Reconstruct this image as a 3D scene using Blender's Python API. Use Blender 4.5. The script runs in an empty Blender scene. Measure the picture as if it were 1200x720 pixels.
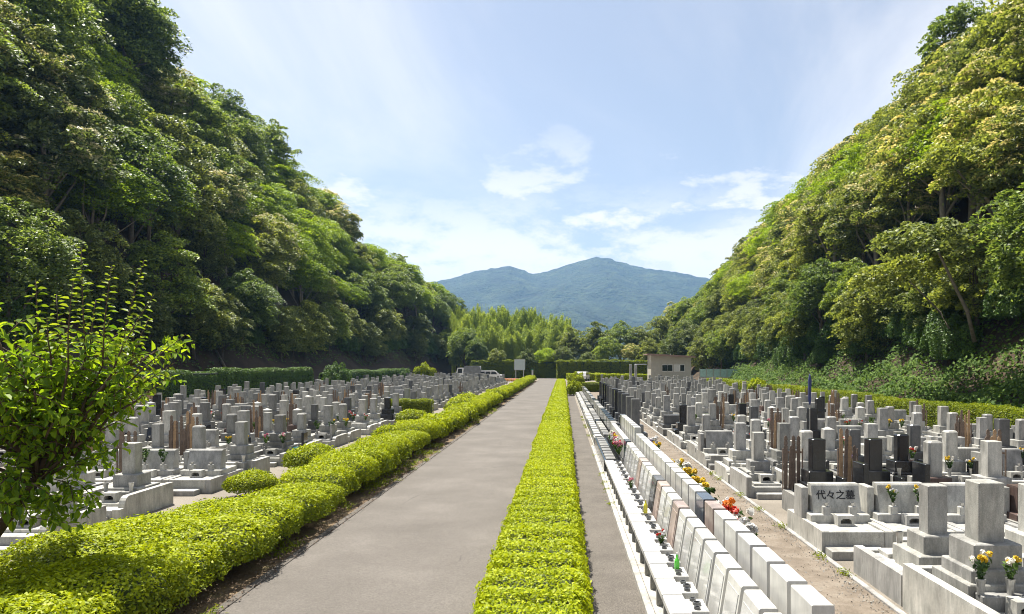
import bpy, math, random
import numpy as np
from mathutils import Vector

R = math.radians
rnd = random.Random(11)
scene = bpy.context.scene
COL = scene.collection

# ------------------------------------------------------------------ camera
F_PX, HZ, VPX, EYE = 850.0, 425.0, 660.0, 3.0      # focal length and vanishing point in photo pixels, eye height
cam_d = bpy.data.cameras.new("camera")
cam = bpy.data.objects.new("camera", cam_d)
COL.objects.link(cam)
cam.location = (0, 0, EYE)
cam.rotation_euler = (R(90), 0, 0)
cam_d.sensor_width = 36.0
cam_d.lens = F_PX / 1200 * 36
cam_d.shift_x = (600 - VPX) / 1200
cam_d.shift_y = (HZ - 360) / 1200
cam_d.clip_start = 0.1
cam_d.clip_end = 20000
scene.camera = cam

# ------------------------------------------------------------------ sun, sky, exposure
SUN_EL = R(65)
SUN_AZ = Vector((-0.62, 0.785))                     # towards the sun, seen from above
SUN_AZ.normalize()
sun_d = bpy.data.lights.new("sun", 'SUN')
sun_d.energy = 4.9
sun_d.angle = R(0.53)
sun_d.color = (1.0, 0.945, 0.85)
sun = bpy.data.objects.new("sun", sun_d)
COL.objects.link(sun)
to_sun = Vector((SUN_AZ.x * math.cos(SUN_EL), SUN_AZ.y * math.cos(SUN_EL), math.sin(SUN_EL)))
sun.rotation_euler = to_sun.to_track_quat('Z', 'Y').to_euler()
sun.location = (-30, 20, 80)

world = bpy.data.worlds.new("World")
scene.world = world
world.use_nodes = True
wn, wl = world.node_tree.nodes, world.node_tree.links
wn.clear()


def wnode(t, **kw):
    n = wn.new(t)
    for k, v in kw.items():
        setattr(n, k, v)
    return n


def wmath(op, a, b=None, clamp=False):
    n = wnode('ShaderNodeMath', operation=op, use_clamp=clamp)
    for i, v in enumerate((a, b)):
        if v is None:
            continue
        if isinstance(v, (int, float)):
            n.inputs[i].default_value = v
        else:
            wl.new(v, n.inputs[i])
    return n.outputs[0]


def wramp(v, lo, hi):
    n = wnode('ShaderNodeMapRange', interpolation_type='SMOOTHSTEP')
    wl.new(v, n.inputs[0])
    n.inputs[1].default_value, n.inputs[2].default_value = lo, hi
    return n.outputs[0]


sky = wnode('ShaderNodeTexSky', sky_type='NISHITA', sun_disc=False)
sky.sun_elevation = SUN_EL
sky.sun_rotation = math.atan2(SUN_AZ.x, SUN_AZ.y)
sky.air_density, sky.dust_density, sky.ozone_density = 1.0, 1.6, 1.6
tc = wnode('ShaderNodeTexCoord')
sep = wnode('ShaderNodeSeparateXYZ')
wl.new(tc.outputs['Generated'], sep.inputs[0])
den = wmath('ADD', wmath('MAXIMUM', sep.outputs[2], 0.0), 0.13)
comb = wnode('ShaderNodeCombineXYZ')
wl.new(wmath('DIVIDE', sep.outputs[0], den), comb.inputs[0])
wl.new(wmath('DIVIDE', sep.outputs[1], den), comb.inputs[1])


def wnoise(vec, scale, detail, rough, dist, loc, scl, rot=(0, 0, 0)):
    m = wnode('ShaderNodeMapping')
    m.inputs['Location'].default_value = loc
    m.inputs['Scale'].default_value = scl
    m.inputs['Rotation'].default_value = rot
    wl.new(vec, m.inputs[0])
    n = wnode('ShaderNodeTexNoise')
    n.inputs['Scale'].default_value = scale
    n.inputs['Detail'].default_value = detail
    n.inputs['Roughness'].default_value = rough
    n.inputs['Distortion'].default_value = dist
    wl.new(m.outputs[0], n.inputs['Vector'])
    return n.outputs[0]


cirrus = wramp(wnoise(comb.outputs[0], 0.85, 7, 0.58, 0.7, (8.8, 5.5, 0), (1, 0.55, 1), (0, 0, R(32))), 0.36, 0.76)
cirrus = wmath('MULTIPLY', cirrus, 0.80)
puff = wnoise(tc.outputs['Generated'], 6.5, 8, 0.60, 0.2, (2.35, 0.2, 0.55), (1, 1, 2.3))
cum = wmath('MULTIPLY', wramp(puff, 0.55, 0.66), wmath('SUBTRACT', 1.0, wramp(sep.outputs[2], 0.16, 0.36)))
bank = wnoise(tc.outputs['Generated'], 8.0, 8, 0.62, 0.15, (0.4, 0.7, 0.1), (1, 1, 2.2))
rise = wmath('ADD', 0.29, wmath('MULTIPLY', sep.outputs[2], 1.15))
low = wramp(wmath('SUBTRACT', bank, rise), -0.08, 0.09)
low = wmath('MULTIPLY', low, wmath('SUBTRACT', 1.0, wramp(sep.outputs[2], 0.14, 0.26)))
cloud = wmath('MULTIPLY', wmath('MAXIMUM', wmath('MAXIMUM', cirrus, cum), low, clamp=True), 0.92)
mixc = wnode('ShaderNodeMix', data_type='RGBA')
wl.new(cloud, mixc.inputs['Factor'])
hsv = wnode('ShaderNodeHueSaturation')
hsv.inputs['Saturation'].default_value = 0.66
hsv.inputs['Value'].default_value = 0.94
wl.new(sky.outputs[0], hsv.inputs['Color'])
wl.new(hsv.outputs[0], mixc.inputs['A'])
mixc.inputs['B'].default_value = (7.9, 7.55, 7.3, 1)
bg = wnode('ShaderNodeBackground')
bg.inputs['Strength'].default_value = 0.064
wl.new(mixc.outputs['Result'], bg.inputs['Color'])
wo = wnode('ShaderNodeOutputWorld')
wl.new(bg.outputs[0], wo.inputs['Surface'])

scene.view_settings.view_transform = 'Standard'
scene.view_settings.look = 'None'
scene.view_settings.gamma = 1.0
scene.view_settings.exposure = 1.30
scene.view_settings.use_curve_mapping = False
scene.render.engine = 'CYCLES'
cy = scene.cycles
cy.max_bounces, cy.diffuse_bounces, cy.glossy_bounces, cy.transmission_bounces = 6, 3, 2, 4
cy.volume_bounces = 0
cy.transparent_max_bounces = 8
cy.use_denoising = True
cy.denoiser = 'OPENIMAGEDENOISE'
cy.denoising_input_passes = 'RGB_ALBEDO_NORMAL'
cy.denoising_prefilter = 'ACCURATE'
cy.sample_clamp_indirect = 6.0
cy.caustics_reflective = cy.caustics_refractive = False
cy.use_adaptive_sampling = False
cy.pixel_filter_type = 'BLACKMAN_HARRIS'
cy.filter_width = 1.0


def px(u, v, d):
    return Vector(((u - VPX) / F_PX * d, d, EYE - (v - HZ) / F_PX * d))


def in_view(x, y, z=0.6, m=40):
    if y < 0.5:
        return False
    u, v = VPX + x / y * F_PX, HZ + (EYE - z) / y * F_PX
    return -m < u < 1200 + m and v < 720 + m + 60


# ------------------------------------------------------------------ materials
def new_mat(name):
    m = bpy.data.materials.new(name)
    m.use_nodes = True
    return m, m.node_tree.nodes, m.node_tree.links, m.node_tree.nodes['Principled BSDF']


def noise_tex(n, l, scale, detail=4, rough=0.55, coord='Object', scl=(1, 1, 1)):
    t = n.new('ShaderNodeTexCoord')
    mp = n.new('ShaderNodeMapping')
    mp.inputs['Scale'].default_value = scl
    l.new(t.outputs[coord], mp.inputs[0])
    x = n.new('ShaderNodeTexNoise')
    x.inputs['Scale'].default_value = scale
    x.inputs['Detail'].default_value = detail
    x.inputs['Roughness'].default_value = rough
    l.new(mp.outputs[0], x.inputs['Vector'])
    return x.outputs[0]


def ramp(n, l, v, stops):
    r = n.new('ShaderNodeValToRGB')
    while len(r.color_ramp.elements) < len(stops):
        r.color_ramp.elements.new(0.5)
    for e, (p, c) in zip(r.color_ramp.elements, stops):
        e.position, e.color = p, (*c, 1)
    l.new(v, r.inputs[0])
    return r.outputs[0]


def mixcol(n, l, a, b, f, mode='MIX'):
    x = n.new('ShaderNodeMix')
    x.data_type, x.blend_type = 'RGBA', mode
    for k, v in (('A', a), ('B', b), ('Factor', f)):
        if isinstance(v, (int, float)):
            x.inputs[k].default_value = v
        elif isinstance(v, tuple):
            x.inputs[k].default_value = (*v, 1)
        else:
            l.new(v, x.inputs[k])
    return x.outputs['Result']


def bump(n, l, p, v, strength, dist):
    b = n.new('ShaderNodeBump')
    b.inputs['Strength'].default_value = strength
    b.inputs['Distance'].default_value = dist
    l.new(v, b.inputs['Height'])
    l.new(b.outputs[0], p.inputs['Normal'])


def granite(name, base, rough=0.55, speck=0.25, weather=0.45, per='object', spec=0.4):
    m, n, l, p = new_mat(name)
    b = np.array(base)
    sp = noise_tex(n, l, 130, 2, 0.7)
    c = ramp(n, l, sp, [(0.32, tuple(b * (1 - speck))), (0.5, base), (0.68, tuple(np.minimum(b * (1 + speck), 0.9)))])
    st = noise_tex(n, l, 3.2, 6, 0.65, scl=(1, 1, 0.45))
    w = ramp(n, l, st, [(0.36, (1 - weather,) * 3), (0.62, (1, 1, 1))])
    c = mixcol(n, l, c, w, 1.0, 'MULTIPLY')
    fine = noise_tex(n, l, 22, 5, 0.7, scl=(1, 1, 0.18))
    streak = ramp(n, l, fine, [(0.35, (1 - weather * 0.55, 1 - weather * 0.5, 1 - weather * 0.5)), (0.6, (1, 1, 1))])
    c = mixcol(n, l, c, streak, 1.0, 'MULTIPLY')
    if per == 'object':
        oi = n.new('ShaderNodeObjectInfo')
        r = oi.outputs['Random']
    else:
        g = n.new('ShaderNodeNewGeometry')
        r = g.outputs['Random Per Island']
    v = ramp(n, l, r, [(0.0, (0.80, 0.80, 0.82)), (0.5, (1.0, 0.99, 0.97)), (1.0, (1.13, 1.12, 1.08))])
    c = mixcol(n, l, c, v, 1.0, 'MULTIPLY')
    l.new(c, p.inputs['Base Color'])
    p.inputs['Roughness'].default_value = rough
    p.inputs['Specular IOR Level'].default_value = spec
    bump(n, l, p, sp, 0.15, 0.002)
    return m


def simple(name, base, rough=0.6, var=0.12, scale=6, metallic=0.0, spec=0.5):
    m, n, l, p = new_mat(name)
    b = np.array(base)
    c = ramp(n, l, noise_tex(n, l, scale, 5, 0.6), [(0.3, tuple(b * (1 - var))), (0.7, tuple(np.minimum(b * (1 + var), 1)))])
    l.new(c, p.inputs['Base Color'])
    p.inputs['Roughness'].default_value = rough
    p.inputs['Metallic'].default_value = metallic
    p.inputs['Specular IOR Level'].default_value = spec
    return m


def leaf_mat(name, dark, light, trans=0.35, tint=(1.3, 1.25, 0.6), gloss=0.25, objvar=0.32, rough=0.5):
    """Leaf colour varies per leaf and per plant; light passes through the blade."""
    m, n, l, p = new_mat(name)
    g = n.new('ShaderNodeNewGeometry')
    oi = n.new('ShaderNodeObjectInfo')
    c = ramp(n, l, g.outputs['Random Per Island'], [(0.0, dark), (0.55, tuple((np.array(dark) + np.array(light)) / 2)), (1.0, light)])
    v = ramp(n, l, oi.outputs['Random'], [(0.0, (1 - objvar, 1 - objvar * .8, 1 - objvar * .2)), (0.5, (1, 1, 1)), (1.0, (1 + objvar * .95, 1 + objvar * 0.8, 1 - objvar * 0.2))])
    c = mixcol(n, l, c, v, 1.0, 'MULTIPLY')
    l.new(c, p.inputs['Base Color'])
    p.inputs['Roughness'].default_value = rough
    p.inputs['Specular IOR Level'].default_value = gloss
    t = n.new('ShaderNodeBsdfTranslucent')
    l.new(mixcol(n, l, c, tint, 1.0, 'MULTIPLY'), t.inputs['Color'])
    ms = n.new('ShaderNodeMixShader')
    ms.inputs[0].default_value = trans
    l.new(p.outputs[0], ms.inputs[1])
    l.new(t.outputs[0], ms.inputs[2])
    l.new(ms.outputs[0], n['Material Output'].inputs['Surface'])
    return m


def ground_mat(name, stops, scale, fine_scale, fine=0.25, rough=0.9, bstr=0.4, bdist=0.01, patch=None):
    m, n, l, p = new_mat(name)
    c = ramp(n, l, noise_tex(n, l, scale, 7, 0.62), stops)
    f = noise_tex(n, l, fine_scale, 3, 0.7)
    c = mixcol(n, l, c, ramp(n, l, f, [(0.3, (1 - fine,) * 3), (0.7, (1 + fine * 0.5,) * 3)]), 1.0, 'MULTIPLY')
    if patch:
        c = mixcol(n, l, c, patch[0], ramp(n, l, noise_tex(n, l, patch[1], 5, 0.6, scl=patch[3]), [(patch[2], (0, 0, 0)), (patch[2] + 0.12, (1, 1, 1))]))
    l.new(c, p.inputs['Base Color'])
    p.inputs['Roughness'].default_value = rough
    p.inputs['Specular IOR Level'].default_value = 0.25
    bump(n, l, p, f, bstr, bdist)
    return m


M = {}
M['grey'] = granite('grey granite', (0.375, 0.368, 0.343), speck=0.3)
M['pale'] = granite('pale granite', (0.485, 0.475, 0.442), speck=0.28)
M['mid'] = granite('mid grey granite', (0.225, 0.222, 0.21), speck=0.3)
M['dark'] = granite('dark grey granite', (0.12, 0.122, 0.125), rough=0.35, speck=0.35)
M['black'] = granite('black granite', (0.022, 0.023, 0.026), rough=0.16, speck=0.4, weather=0.25, spec=0.5)
M['brown'] = granite('brown granite', (0.15, 0.10, 0.085), rough=0.4)
M['pink'] = granite('pink granite', (0.44, 0.35, 0.31), rough=0.4)
M['navy'] = granite('blue black granite', (0.05, 0.065, 0.09), rough=0.15, speck=0.3, weather=0.2)
M['white'] = granite('white granite', (0.54, 0.535, 0.515), rough=0.32, speck=0.16, weather=0.22, spec=0.5)
M['polished'] = granite('polished pale granite', (0.44, 0.44, 0.43), rough=0.12, speck=0.2, weather=0.2, spec=0.6)
M['far'] = granite('distant granite', (0.385, 0.378, 0.355), per='island')
M['concrete'] = granite('pale concrete', (0.50, 0.48, 0.44), rough=0.8, weather=0.45)
def asphalt_mat():
    m, n, l, p = new_mat('worn asphalt')
    c = ramp(n, l, noise_tex(n, l, 0.55, 7, 0.62), [(0.30, (0.100, 0.090, 0.079)), (0.52, (0.124, 0.112, 0.099)), (0.70, (0.150, 0.136, 0.121))])
    f = noise_tex(n, l, 62, 4, 0.85)
    c = mixcol(n, l, c, ramp(n, l, f, [(0.32, (0.50,) * 3), (0.5, (0.97,) * 3), (0.68, (1.5,) * 3)]), 1.0, 'MULTIPLY')
    c = mixcol(n, l, c, (0.108, 0.096, 0.084), ramp(n, l, noise_tex(n, l, 0.8, 5, 0.6, scl=(2.4, 0.16, 1)), [(0.56, (0, 0, 0)), (0.78, (0.45, 0.45, 0.45))]))
    c = mixcol(n, l, c, (0.115, 0.10, 0.085), ramp(n, l, noise_tex(n, l, 2.6, 6, 0.7), [(0.62, (0, 0, 0)), (0.72, (0.7, 0.7, 0.7))]))
    tcx = n.new('ShaderNodeTexCoord')
    mp = n.new('ShaderNodeMapping')
    mp.inputs['Scale'].default_value = (1, .45, 1)
    l.new(tcx.outputs['Object'], mp.inputs[0])
    wob = n.new('ShaderNodeTexNoise')
    wob.inputs['Scale'].default_value = 1.7
    wob.inputs['Detail'].default_value = 5
    l.new(mp.outputs[0], wob.inputs['Vector'])
    v2 = mixcol(n, l, mp.outputs[0], wob.outputs['Color'], 0.35)
    vo = n.new('ShaderNodeTexVoronoi')
    vo.feature = 'DISTANCE_TO_EDGE'
    vo.inputs['Scale'].default_value = 0.75
    l.new(v2, vo.inputs['Vector'])
    crack = ramp(n, l, vo.outputs['Distance'], [(0.0, (1, 1, 1)), (0.006, (0, 0, 0))])
    gate = ramp(n, l, noise_tex(n, l, 0.35, 3, 0.5), [(0.50, (0, 0, 0)), (0.62, (0.75, 0.75, 0.75))])
    c = mixcol(n, l, c, (0.05, 0.045, 0.04), mixcol(n, l, crack, gate, 1.0, 'MULTIPLY'))
    l.new(c, p.inputs['Base Color'])
    p.inputs['Roughness'].default_value = 0.88
    p.inputs['Specular IOR Level'].default_value = 0.25
    bump(n, l, p, f, 0.5, 0.01)
    return m


M['asphalt'] = asphalt_mat()
M['path'] = ground_mat('path asphalt', [(0.3, (0.10, 0.089, 0.076)), (0.7, (0.15, 0.134, 0.115))], 1.1, 70, 0.6)
M['soil'] = ground_mat('bed soil', [(0.3, (0.09, 0.06, 0.035)), (0.55, (0.17, 0.12, 0.07)), (0.75, (0.10, 0.11, 0.03))], 2.4, 40, 0.45, bdist=0.03)
M['aisle'] = ground_mat('tan aisle', [(0.3, (0.125, 0.100, 0.075)), (0.5, (0.185, 0.152, 0.117)), (0.62, (0.225, 0.19, 0.15)), (0.75, (0.15, 0.14, 0.11))], 2.2, 90, 0.5)
M['gravel'] = ground_mat('pale gravel', [(0.3, (0.16, 0.14, 0.112)), (0.7, (0.27, 0.24, 0.20))], 0.8, 60, 0.5, bdist=0.02)
M['ground'] = ground_mat('country ground', [(0.3, (0.05, 0.06, 0.025)), (0.7, (0.10, 0.10, 0.045))], 0.02, 3, 0.4)
M['litter'] = ground_mat('leaf litter slope', [(0.3, (0.030, 0.022, 0.013)), (0.55, (0.075, 0.05, 0.03)), (0.75, (0.035, 0.045, 0.015))], 0.35, 9, 0.5, bdist=0.1)
M['bark'] = simple('bark', (0.10, 0.078, 0.058), 0.9, 0.4, 9)
M['palebark'] = simple('pale bark', (0.26, 0.22, 0.17), 0.9, 0.3, 6)
M['greybark'] = simple('grey bark', (0.17, 0.145, 0.115), 0.9, 0.35, 6)
M['twig'] = simple('twigs', (0.085, 0.055, 0.035), 0.9, 0.3, 12)
M['oldwood'] = simple('weathered plank wood', (0.16, 0.115, 0.085), 0.85, 0.35, 14)
M['newwood'] = simple('new plank wood', (0.36, 0.23, 0.125), 0.8, 0.3, 14)
M['lime'] = leaf_mat('lime azalea leaf', (0.22, 0.285, 0.006), (0.47, 0.52, 0.011), trans=0.38, tint=(1.15, 1.1, 0.5), gloss=0.18, objvar=0.10)
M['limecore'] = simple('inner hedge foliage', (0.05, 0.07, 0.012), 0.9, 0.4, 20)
M['azalea'] = leaf_mat('azalea leaf', (0.10, 0.15, 0.008), (0.27, 0.31, 0.014), trans=0.38, tint=(1.15, 1.1, 0.5), gloss=0.2, objvar=0.15)
M['hedgegreen'] = leaf_mat('dark hedge leaf', (0.036, 0.082, 0.013), (0.115, 0.20, 0.03), trans=0.25, gloss=0.3, objvar=0.12)
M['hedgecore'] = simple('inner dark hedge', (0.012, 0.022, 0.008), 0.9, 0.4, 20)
M['evergreen'] = leaf_mat('evergreen leaf', (0.036, 0.074, 0.016), (0.31, 0.40, 0.095), trans=0.40, gloss=0.35, rough=0.5)
M['olive'] = leaf_mat('olive broad leaf', (0.048, 0.080, 0.018), (0.345, 0.39, 0.115), trans=0.38, gloss=0.35, rough=0.5)
M['maple'] = leaf_mat('light maple leaf', (0.10, 0.18, 0.010), (0.38, 0.49, 0.035), trans=0.42, gloss=0.25)
M['blossom'] = leaf_mat('cream blossom spray', (0.46, 0.41, 0.17), (0.76, 0.69, 0.37), trans=0.3, tint=(1.1, 1.05, 0.8), gloss=0.2)
M['bamboo'] = leaf_mat('bamboo leaf', (0.19, 0.27, 0.04), (0.46, 0.53, 0.12), trans=0.4, gloss=0.25)
M['ivy'] = leaf_mat('ground ivy leaf', (0.04, 0.088, 0.014), (0.125, 0.20, 0.034), trans=0.32, gloss=0.15, rough=0.65)
M['persimmon'] = leaf_mat('broad glossy leaf', (0.07, 0.15, 0.012), (0.33, 0.46, 0.025), trans=0.52, gloss=0.3, rough=0.45, tint=(1.5, 1.4, 0.5))
M['shoot'] = leaf_mat('young shoot leaf', (0.14, 0.22, 0.015), (0.30, 0.36, 0.03), trans=0.5, gloss=0.4, rough=0.4)
M['stemgreen'] = leaf_mat('bouquet leaf', (0.03, 0.07, 0.015), (0.09, 0.15, 0.035), trans=0.25)
for k, c in (('yellow', (0.75, 0.52, 0.03)), ('petalwhite', (0.78, 0.76, 0.72)), ('red', (0.62, 0.05, 0.03)), ('rose', (0.70, 0.26, 0.33)), ('orange', (0.75, 0.24, 0.03)), ('violet', (0.32, 0.22, 0.50))):
    M[k] = leaf_mat(k + ' petals', tuple(np.array(c) * 0.75), c, trans=0.25, tint=(1, 1, 1), gloss=0.2, objvar=0.08)
M['steel'] = simple('vase steel', (0.45, 0.45, 0.44), 0.35, 0.1, 8, 0.9)
M['burnerblack'] = simple('black burner inset', (0.012, 0.011, 0.010), 0.9)  # plain near-black for the inset at the back of each burner opening
M['ink'] = simple('engraved paint', (0.018, 0.018, 0.02), 0.7)
M['paleink'] = simple('pale engraved paint', (0.42, 0.38, 0.34), 0.7)
M['siding'] = simple('beige siding', (0.42, 0.40, 0.34), 0.7, 0.1, 2)
M['roofmetal'] = simple('brown roof sheet', (0.26, 0.17, 0.135), 0.6, 0.2, 3)
M['glassdark'] = simple('dark window glass', (0.02, 0.024, 0.028), 0.06, 0.1, 2)
M['curtain'] = simple('pale window blind', (0.55, 0.55, 0.52), 0.8)
M['whitepaint'] = simple('white vehicle paint', (0.78, 0.78, 0.78), 0.25, 0.03, 2)
M['bluepaint'] = simple('dark blue cloth', (0.03, 0.04, 0.13), 0.8)
M['greypaint'] = simple('grey truck canvas', (0.20, 0.21, 0.22), 0.8, 0.2, 3)
M['rubber'] = simple('tyre rubber', (0.02, 0.02, 0.02), 0.85)
M['teal'] = simple('teal windbreak mesh', (0.30, 0.46, 0.42), 0.7, 0.2, 4)
M['tealplastic'] = simple('teal plastic', (0.05, 0.28, 0.28), 0.5)
M['signface'] = simple('pale sign face', (0.50, 0.56, 0.60), 0.45, 0.06, 3)
M['greencloth'] = simple('green net cloth', (0.02, 0.20, 0.11), 0.8, 0.3, 30)
M['greenglass'] = simple('green bottle', (0.10, 0.55, 0.05), 0.15)
M['yellowtea'] = simple('yellow drink bottle', (0.60, 0.55, 0.04), 0.15)
M['gold'] = simple('golden can', (0.45, 0.38, 0.10), 0.3, 0.1, 6, 0.5)
M['orangebed'] = M['orange']


# ------------------------------------------------------------------ mesh helpers
class MB:
    def __init__(s):
        s.v, s.f = [], []

    def add(s, vs, fs):
        o = len(s.v)
        s.v += [tuple(v) for v in vs]
        s.f += [tuple(i + o for i in f) for f in fs]
        return s

    def box(s, x0, x1, y0, y1, z0, z1, c=0.0):
        if c <= 0:
            vs = [(x, y, z) for z in (z0, z1) for y in (y0, y1) for x in (x0, x1)]
            return s.add(vs, [(0, 2, 3, 1), (4, 5, 7, 6), (0, 1, 5, 4), (2, 6, 7, 3), (0, 4, 6, 2), (1, 3, 7, 5)])
        c = min(c, (x1 - x0) * .3, (y1 - y0) * .3, (z1 - z0) * .3)
        ring = lambda i: [(x0 + i + c, y0 + i), (x1 - i - c, y0 + i), (x1 - i, y0 + i + c), (x1 - i, y1 - i - c), (x1 - i - c, y1 - i), (x0 + i + c, y1 - i), (x0 + i, y1 - i - c), (x0 + i, y0 + i + c)]
        vs = [(x, y, z0) for x, y in ring(0)] + [(x, y, z1 - c) for x, y in ring(0)] + [(x, y, z1) for x, y in ring(c * .8)]
        fs = [tuple(range(7, -1, -1)), tuple(range(16, 24))]
        for r in (0, 8):
            fs += [(r + i, r + (i + 1) % 8, r + 8 + (i + 1) % 8, r + 8 + i) for i in range(8)]
        return s.add(vs, fs)

    def prism(s, prof, axis, a0, a1):
        """prof: 2-D outline; axis 'x' -> outline in (y,z); 'y' -> (x,z); 'z' -> (x,y)."""
        n = len(prof)
        put = {'x': lambda a, p: (a, p[0], p[1]), 'y': lambda a, p: (p[0], a, p[1]), 'z': lambda a, p: (p[0], p[1], a)}[axis]
        vs = [put(a0, p) for p in prof] + [put(a1, p) for p in prof]
        return s.add(vs, [tuple(range(n - 1, -1, -1)), tuple(range(n, 2 * n))] + [(i, (i + 1) % n, n + (i + 1) % n, n + i) for i in range(n)])

    def lathe(s, prof, cx, cy_, n=10):
        vs = [(cx + r * math.cos(2 * math.pi * k / n), cy_ + r * math.sin(2 * math.pi * k / n), z) for r, z in prof for k in range(n)]
        fs = [(j * n + k, j * n + (k + 1) % n, (j + 1) * n + (k + 1) % n, (j + 1) * n + k) for j in range(len(prof) - 1) for k in range(n)]
        fs += [tuple(range(n - 1, -1, -1)), tuple((len(prof) - 1) * n + k for k in range(n))]
        return s.add(vs, fs)

    def tube(s, pts, rads, n=6):
        pts = [Vector(p) for p in pts]
        vs, fs = [], []
        for i, p in enumerate(pts):
            t = (pts[min(i + 1, len(pts) - 1)] - pts[max(i - 1, 0)]).normalized()
            a = t.orthogonal().normalized() if abs(t.z) < .9 else t.cross(Vector((0, 1, 0))).normalized()
            b = t.cross(a)
            vs += [p + (a * math.cos(2 * math.pi * k / n) + b * math.sin(2 * math.pi * k / n)) * rads[i] for k in range(n)]
        for j in range(len(pts) - 1):
            fs += [(j * n + k, j * n + (k + 1) % n, (j + 1) * n + (k + 1) % n, (j + 1) * n + k) for k in range(n)]
        fs += [tuple(range(n - 1, -1, -1)), tuple((len(pts) - 1) * n + k for k in range(n))]
        return s.add(vs, fs)

    def mesh(s, name, mat=None, smooth=False):
        me = bpy.data.meshes.new(name)
        me.from_pydata(s.v, [], s.f)
        if mat:
            me.materials.append(M[mat] if isinstance(mat, str) else mat)
        if smooth:
            me.polygons.foreach_set('use_smooth', [True] * len(me.polygons))
        me.update()
        return me


def np_mesh(name, co, k, mat):
    """co: (N*k, 3) vertices, consecutive k per face."""
    me = bpy.data.meshes.new(name)
    n = len(co)
    me.vertices.add(n)
    me.vertices.foreach_set('co', np.ascontiguousarray(co, dtype=np.float32).ravel())
    me.loops.add(n)
    me.loops.foreach_set('vertex_index', np.arange(n, dtype=np.int32))
    me.polygons.add(n // k)
    me.polygons.foreach_set('loop_start', np.arange(0, n, k, dtype=np.int32))
    me.update(calc_edges=True)
    me.materials.append(M[mat])
    return me


def unit(a):
    return a / np.maximum(np.linalg.norm(a, axis=1, keepdims=True), 1e-9)


def leaves(rg, c, nrm, L, W, jit=0.35, droop=0.0):
    """Rhombic leaf blades at c facing nrm; L, W arrays or numbers."""
    n = len(c)
    nrm = unit(nrm + rg.normal(0, jit, (n, 3)))
    t = unit(np.cross(nrm, rg.normal(0, 1, (n, 3))))
    if droop:
        t = unit(t + np.array([0, 0, -droop]))
    b = np.cross(nrm, t)
    L = np.broadcast_to(np.asarray(L, float), (n,))[:, None]
    W = np.broadcast_to(np.asarray(W, float), (n,))[:, None]
    f = rg.uniform(-.12, .2, (n, 1)) * L
    q = np.stack([c - t * L * .5, c + b * W * .5 + t * L * .05 + nrm * f * .5, c + t * L * .5 - nrm * f * .4, c - b * W * .5 + t * L * .05 + nrm * f * .5], 1)
    return q.reshape(-1, 3)


def link(name, data, parent=None, mat=None, loc=None):
    o = bpy.data.objects.new(name, data)
    COL.objects.link(o)
    if parent:
        o.parent = parent
    if loc is not None:
        o.location = loc
    if mat is not None and data is not None:
        if not data.materials:
            data.materials.append(None)
        o.material_slots[0].link = 'OBJECT'
        o.material_slots[0].material = M[mat]
    return o


def tag(o, label, cat, group=None):
    o['label'], o['category'] = label, cat
    if group:
        o['group'] = group
    return o


def thing(name, label, cat, loc, rz=0.0, group=None, scale=None):
    o = bpy.data.objects.new(name, None)
    o.empty_display_size = 0.2
    COL.objects.link(o)
    o.location = loc
    o.rotation_euler = (0, 0, rz)
    if scale:
        o.scale = scale if isinstance(scale, tuple) else (scale,) * 3
    return tag(o, label, cat, group)


def structure(name, me, loc=None):
    o = link(name, me, None, None, loc)
    o['kind'] = 'structure'
    return o


def stuff(name, me, label, cat, loc=None):
    o = link(name, me, None, None, loc)
    o['kind'] = 'stuff'
    return tag(o, label, cat)


def nth(i):
    return str(i) + ('th' if 10 <= i % 100 <= 20 else {1: 'st', 2: 'nd', 3: 'rd'}.get(i % 10, 'th'))


def sheet(name, x0, x1, y0, y1, z, mat, ny=1):
    b = MB()
    for i in range(ny):
        a, c = y0 + (y1 - y0) * i / ny, y0 + (y1 - y0) * (i + 1) / ny
        b.add([(x0, a, z), (x1, a, z), (x1, c, z), (x0, c, z)], [(0, 1, 2, 3)])
    return structure(name, b.mesh(name, mat))


# ------------------------------------------------------------------ terrain
END = 128.0                                            # where the road meets the cross lane


def sm(a, b, x):
    t = min(1, max(0, (x - a) / (b - a)))
    return t * t * (3 - 2 * t)


def foot_l(y):
    return -27.5 + 9 * sm(105, 185, y)


def foot_r(y):
    return 18.0 + 3.0 * sm(70, 100, y) - 4 * sm(120, 170, y)


def hill_l(x, y):
    t = foot_l(y) - x
    if t <= 0:
        return 0.0
    top = 31 * (1 - 0.10 * sm(75, 105, y) - 0.50 * sm(112, 175, y))
    z = 0.8 * min(t, 4) + 1.35 * max(0, min(t - 4, 20))
    z = min(z, top) + 0.12 * max(0, t - 24)
    return z * (1 - sm(185, 230, y)) + 0.5 * math.sin(x * .7 + y * .23) * min(1, t / 4)


def hill_r(x, y):
    t = x - foot_r(y)
    if t <= 0:
        return 0.0
    z = 0.55 * min(t, 4) + 1.35 * max(0, min(t - 4, 13)) + 0.25 * max(0, t - 17)
    return z * (1 - 0.45 * sm(110, 180, y)) * (1 - sm(200, 250, y)) + 0.4 * math.sin(x * .6 + y * .31) * min(1, t / 4)


def hill_mesh(name, fn, foot, sgn, y0, y1, width, st=1.6):
    b = MB()
    ys = np.arange(y0, y1 + .1, st * 1.4)
    ts = np.arange(-1.2, width, st)
    vs = []
    for y in ys:
        for t in ts:
            x = foot(y) + sgn * t
            vs.append((x, y, fn(x, y) - (0.25 if t < 0 else 0)))
    n = len(ts)
    fs = [(j * n + i, j * n + i + 1, (j + 1) * n + i + 1, (j + 1) * n + i) for j in range(len(ys) - 1) for i in range(n - 1)]
    if sgn < 0:
        fs = [f[::-1] for f in fs]
    b.add(vs, fs)
    return structure(name, b.mesh(name, 'litter', True))


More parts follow.
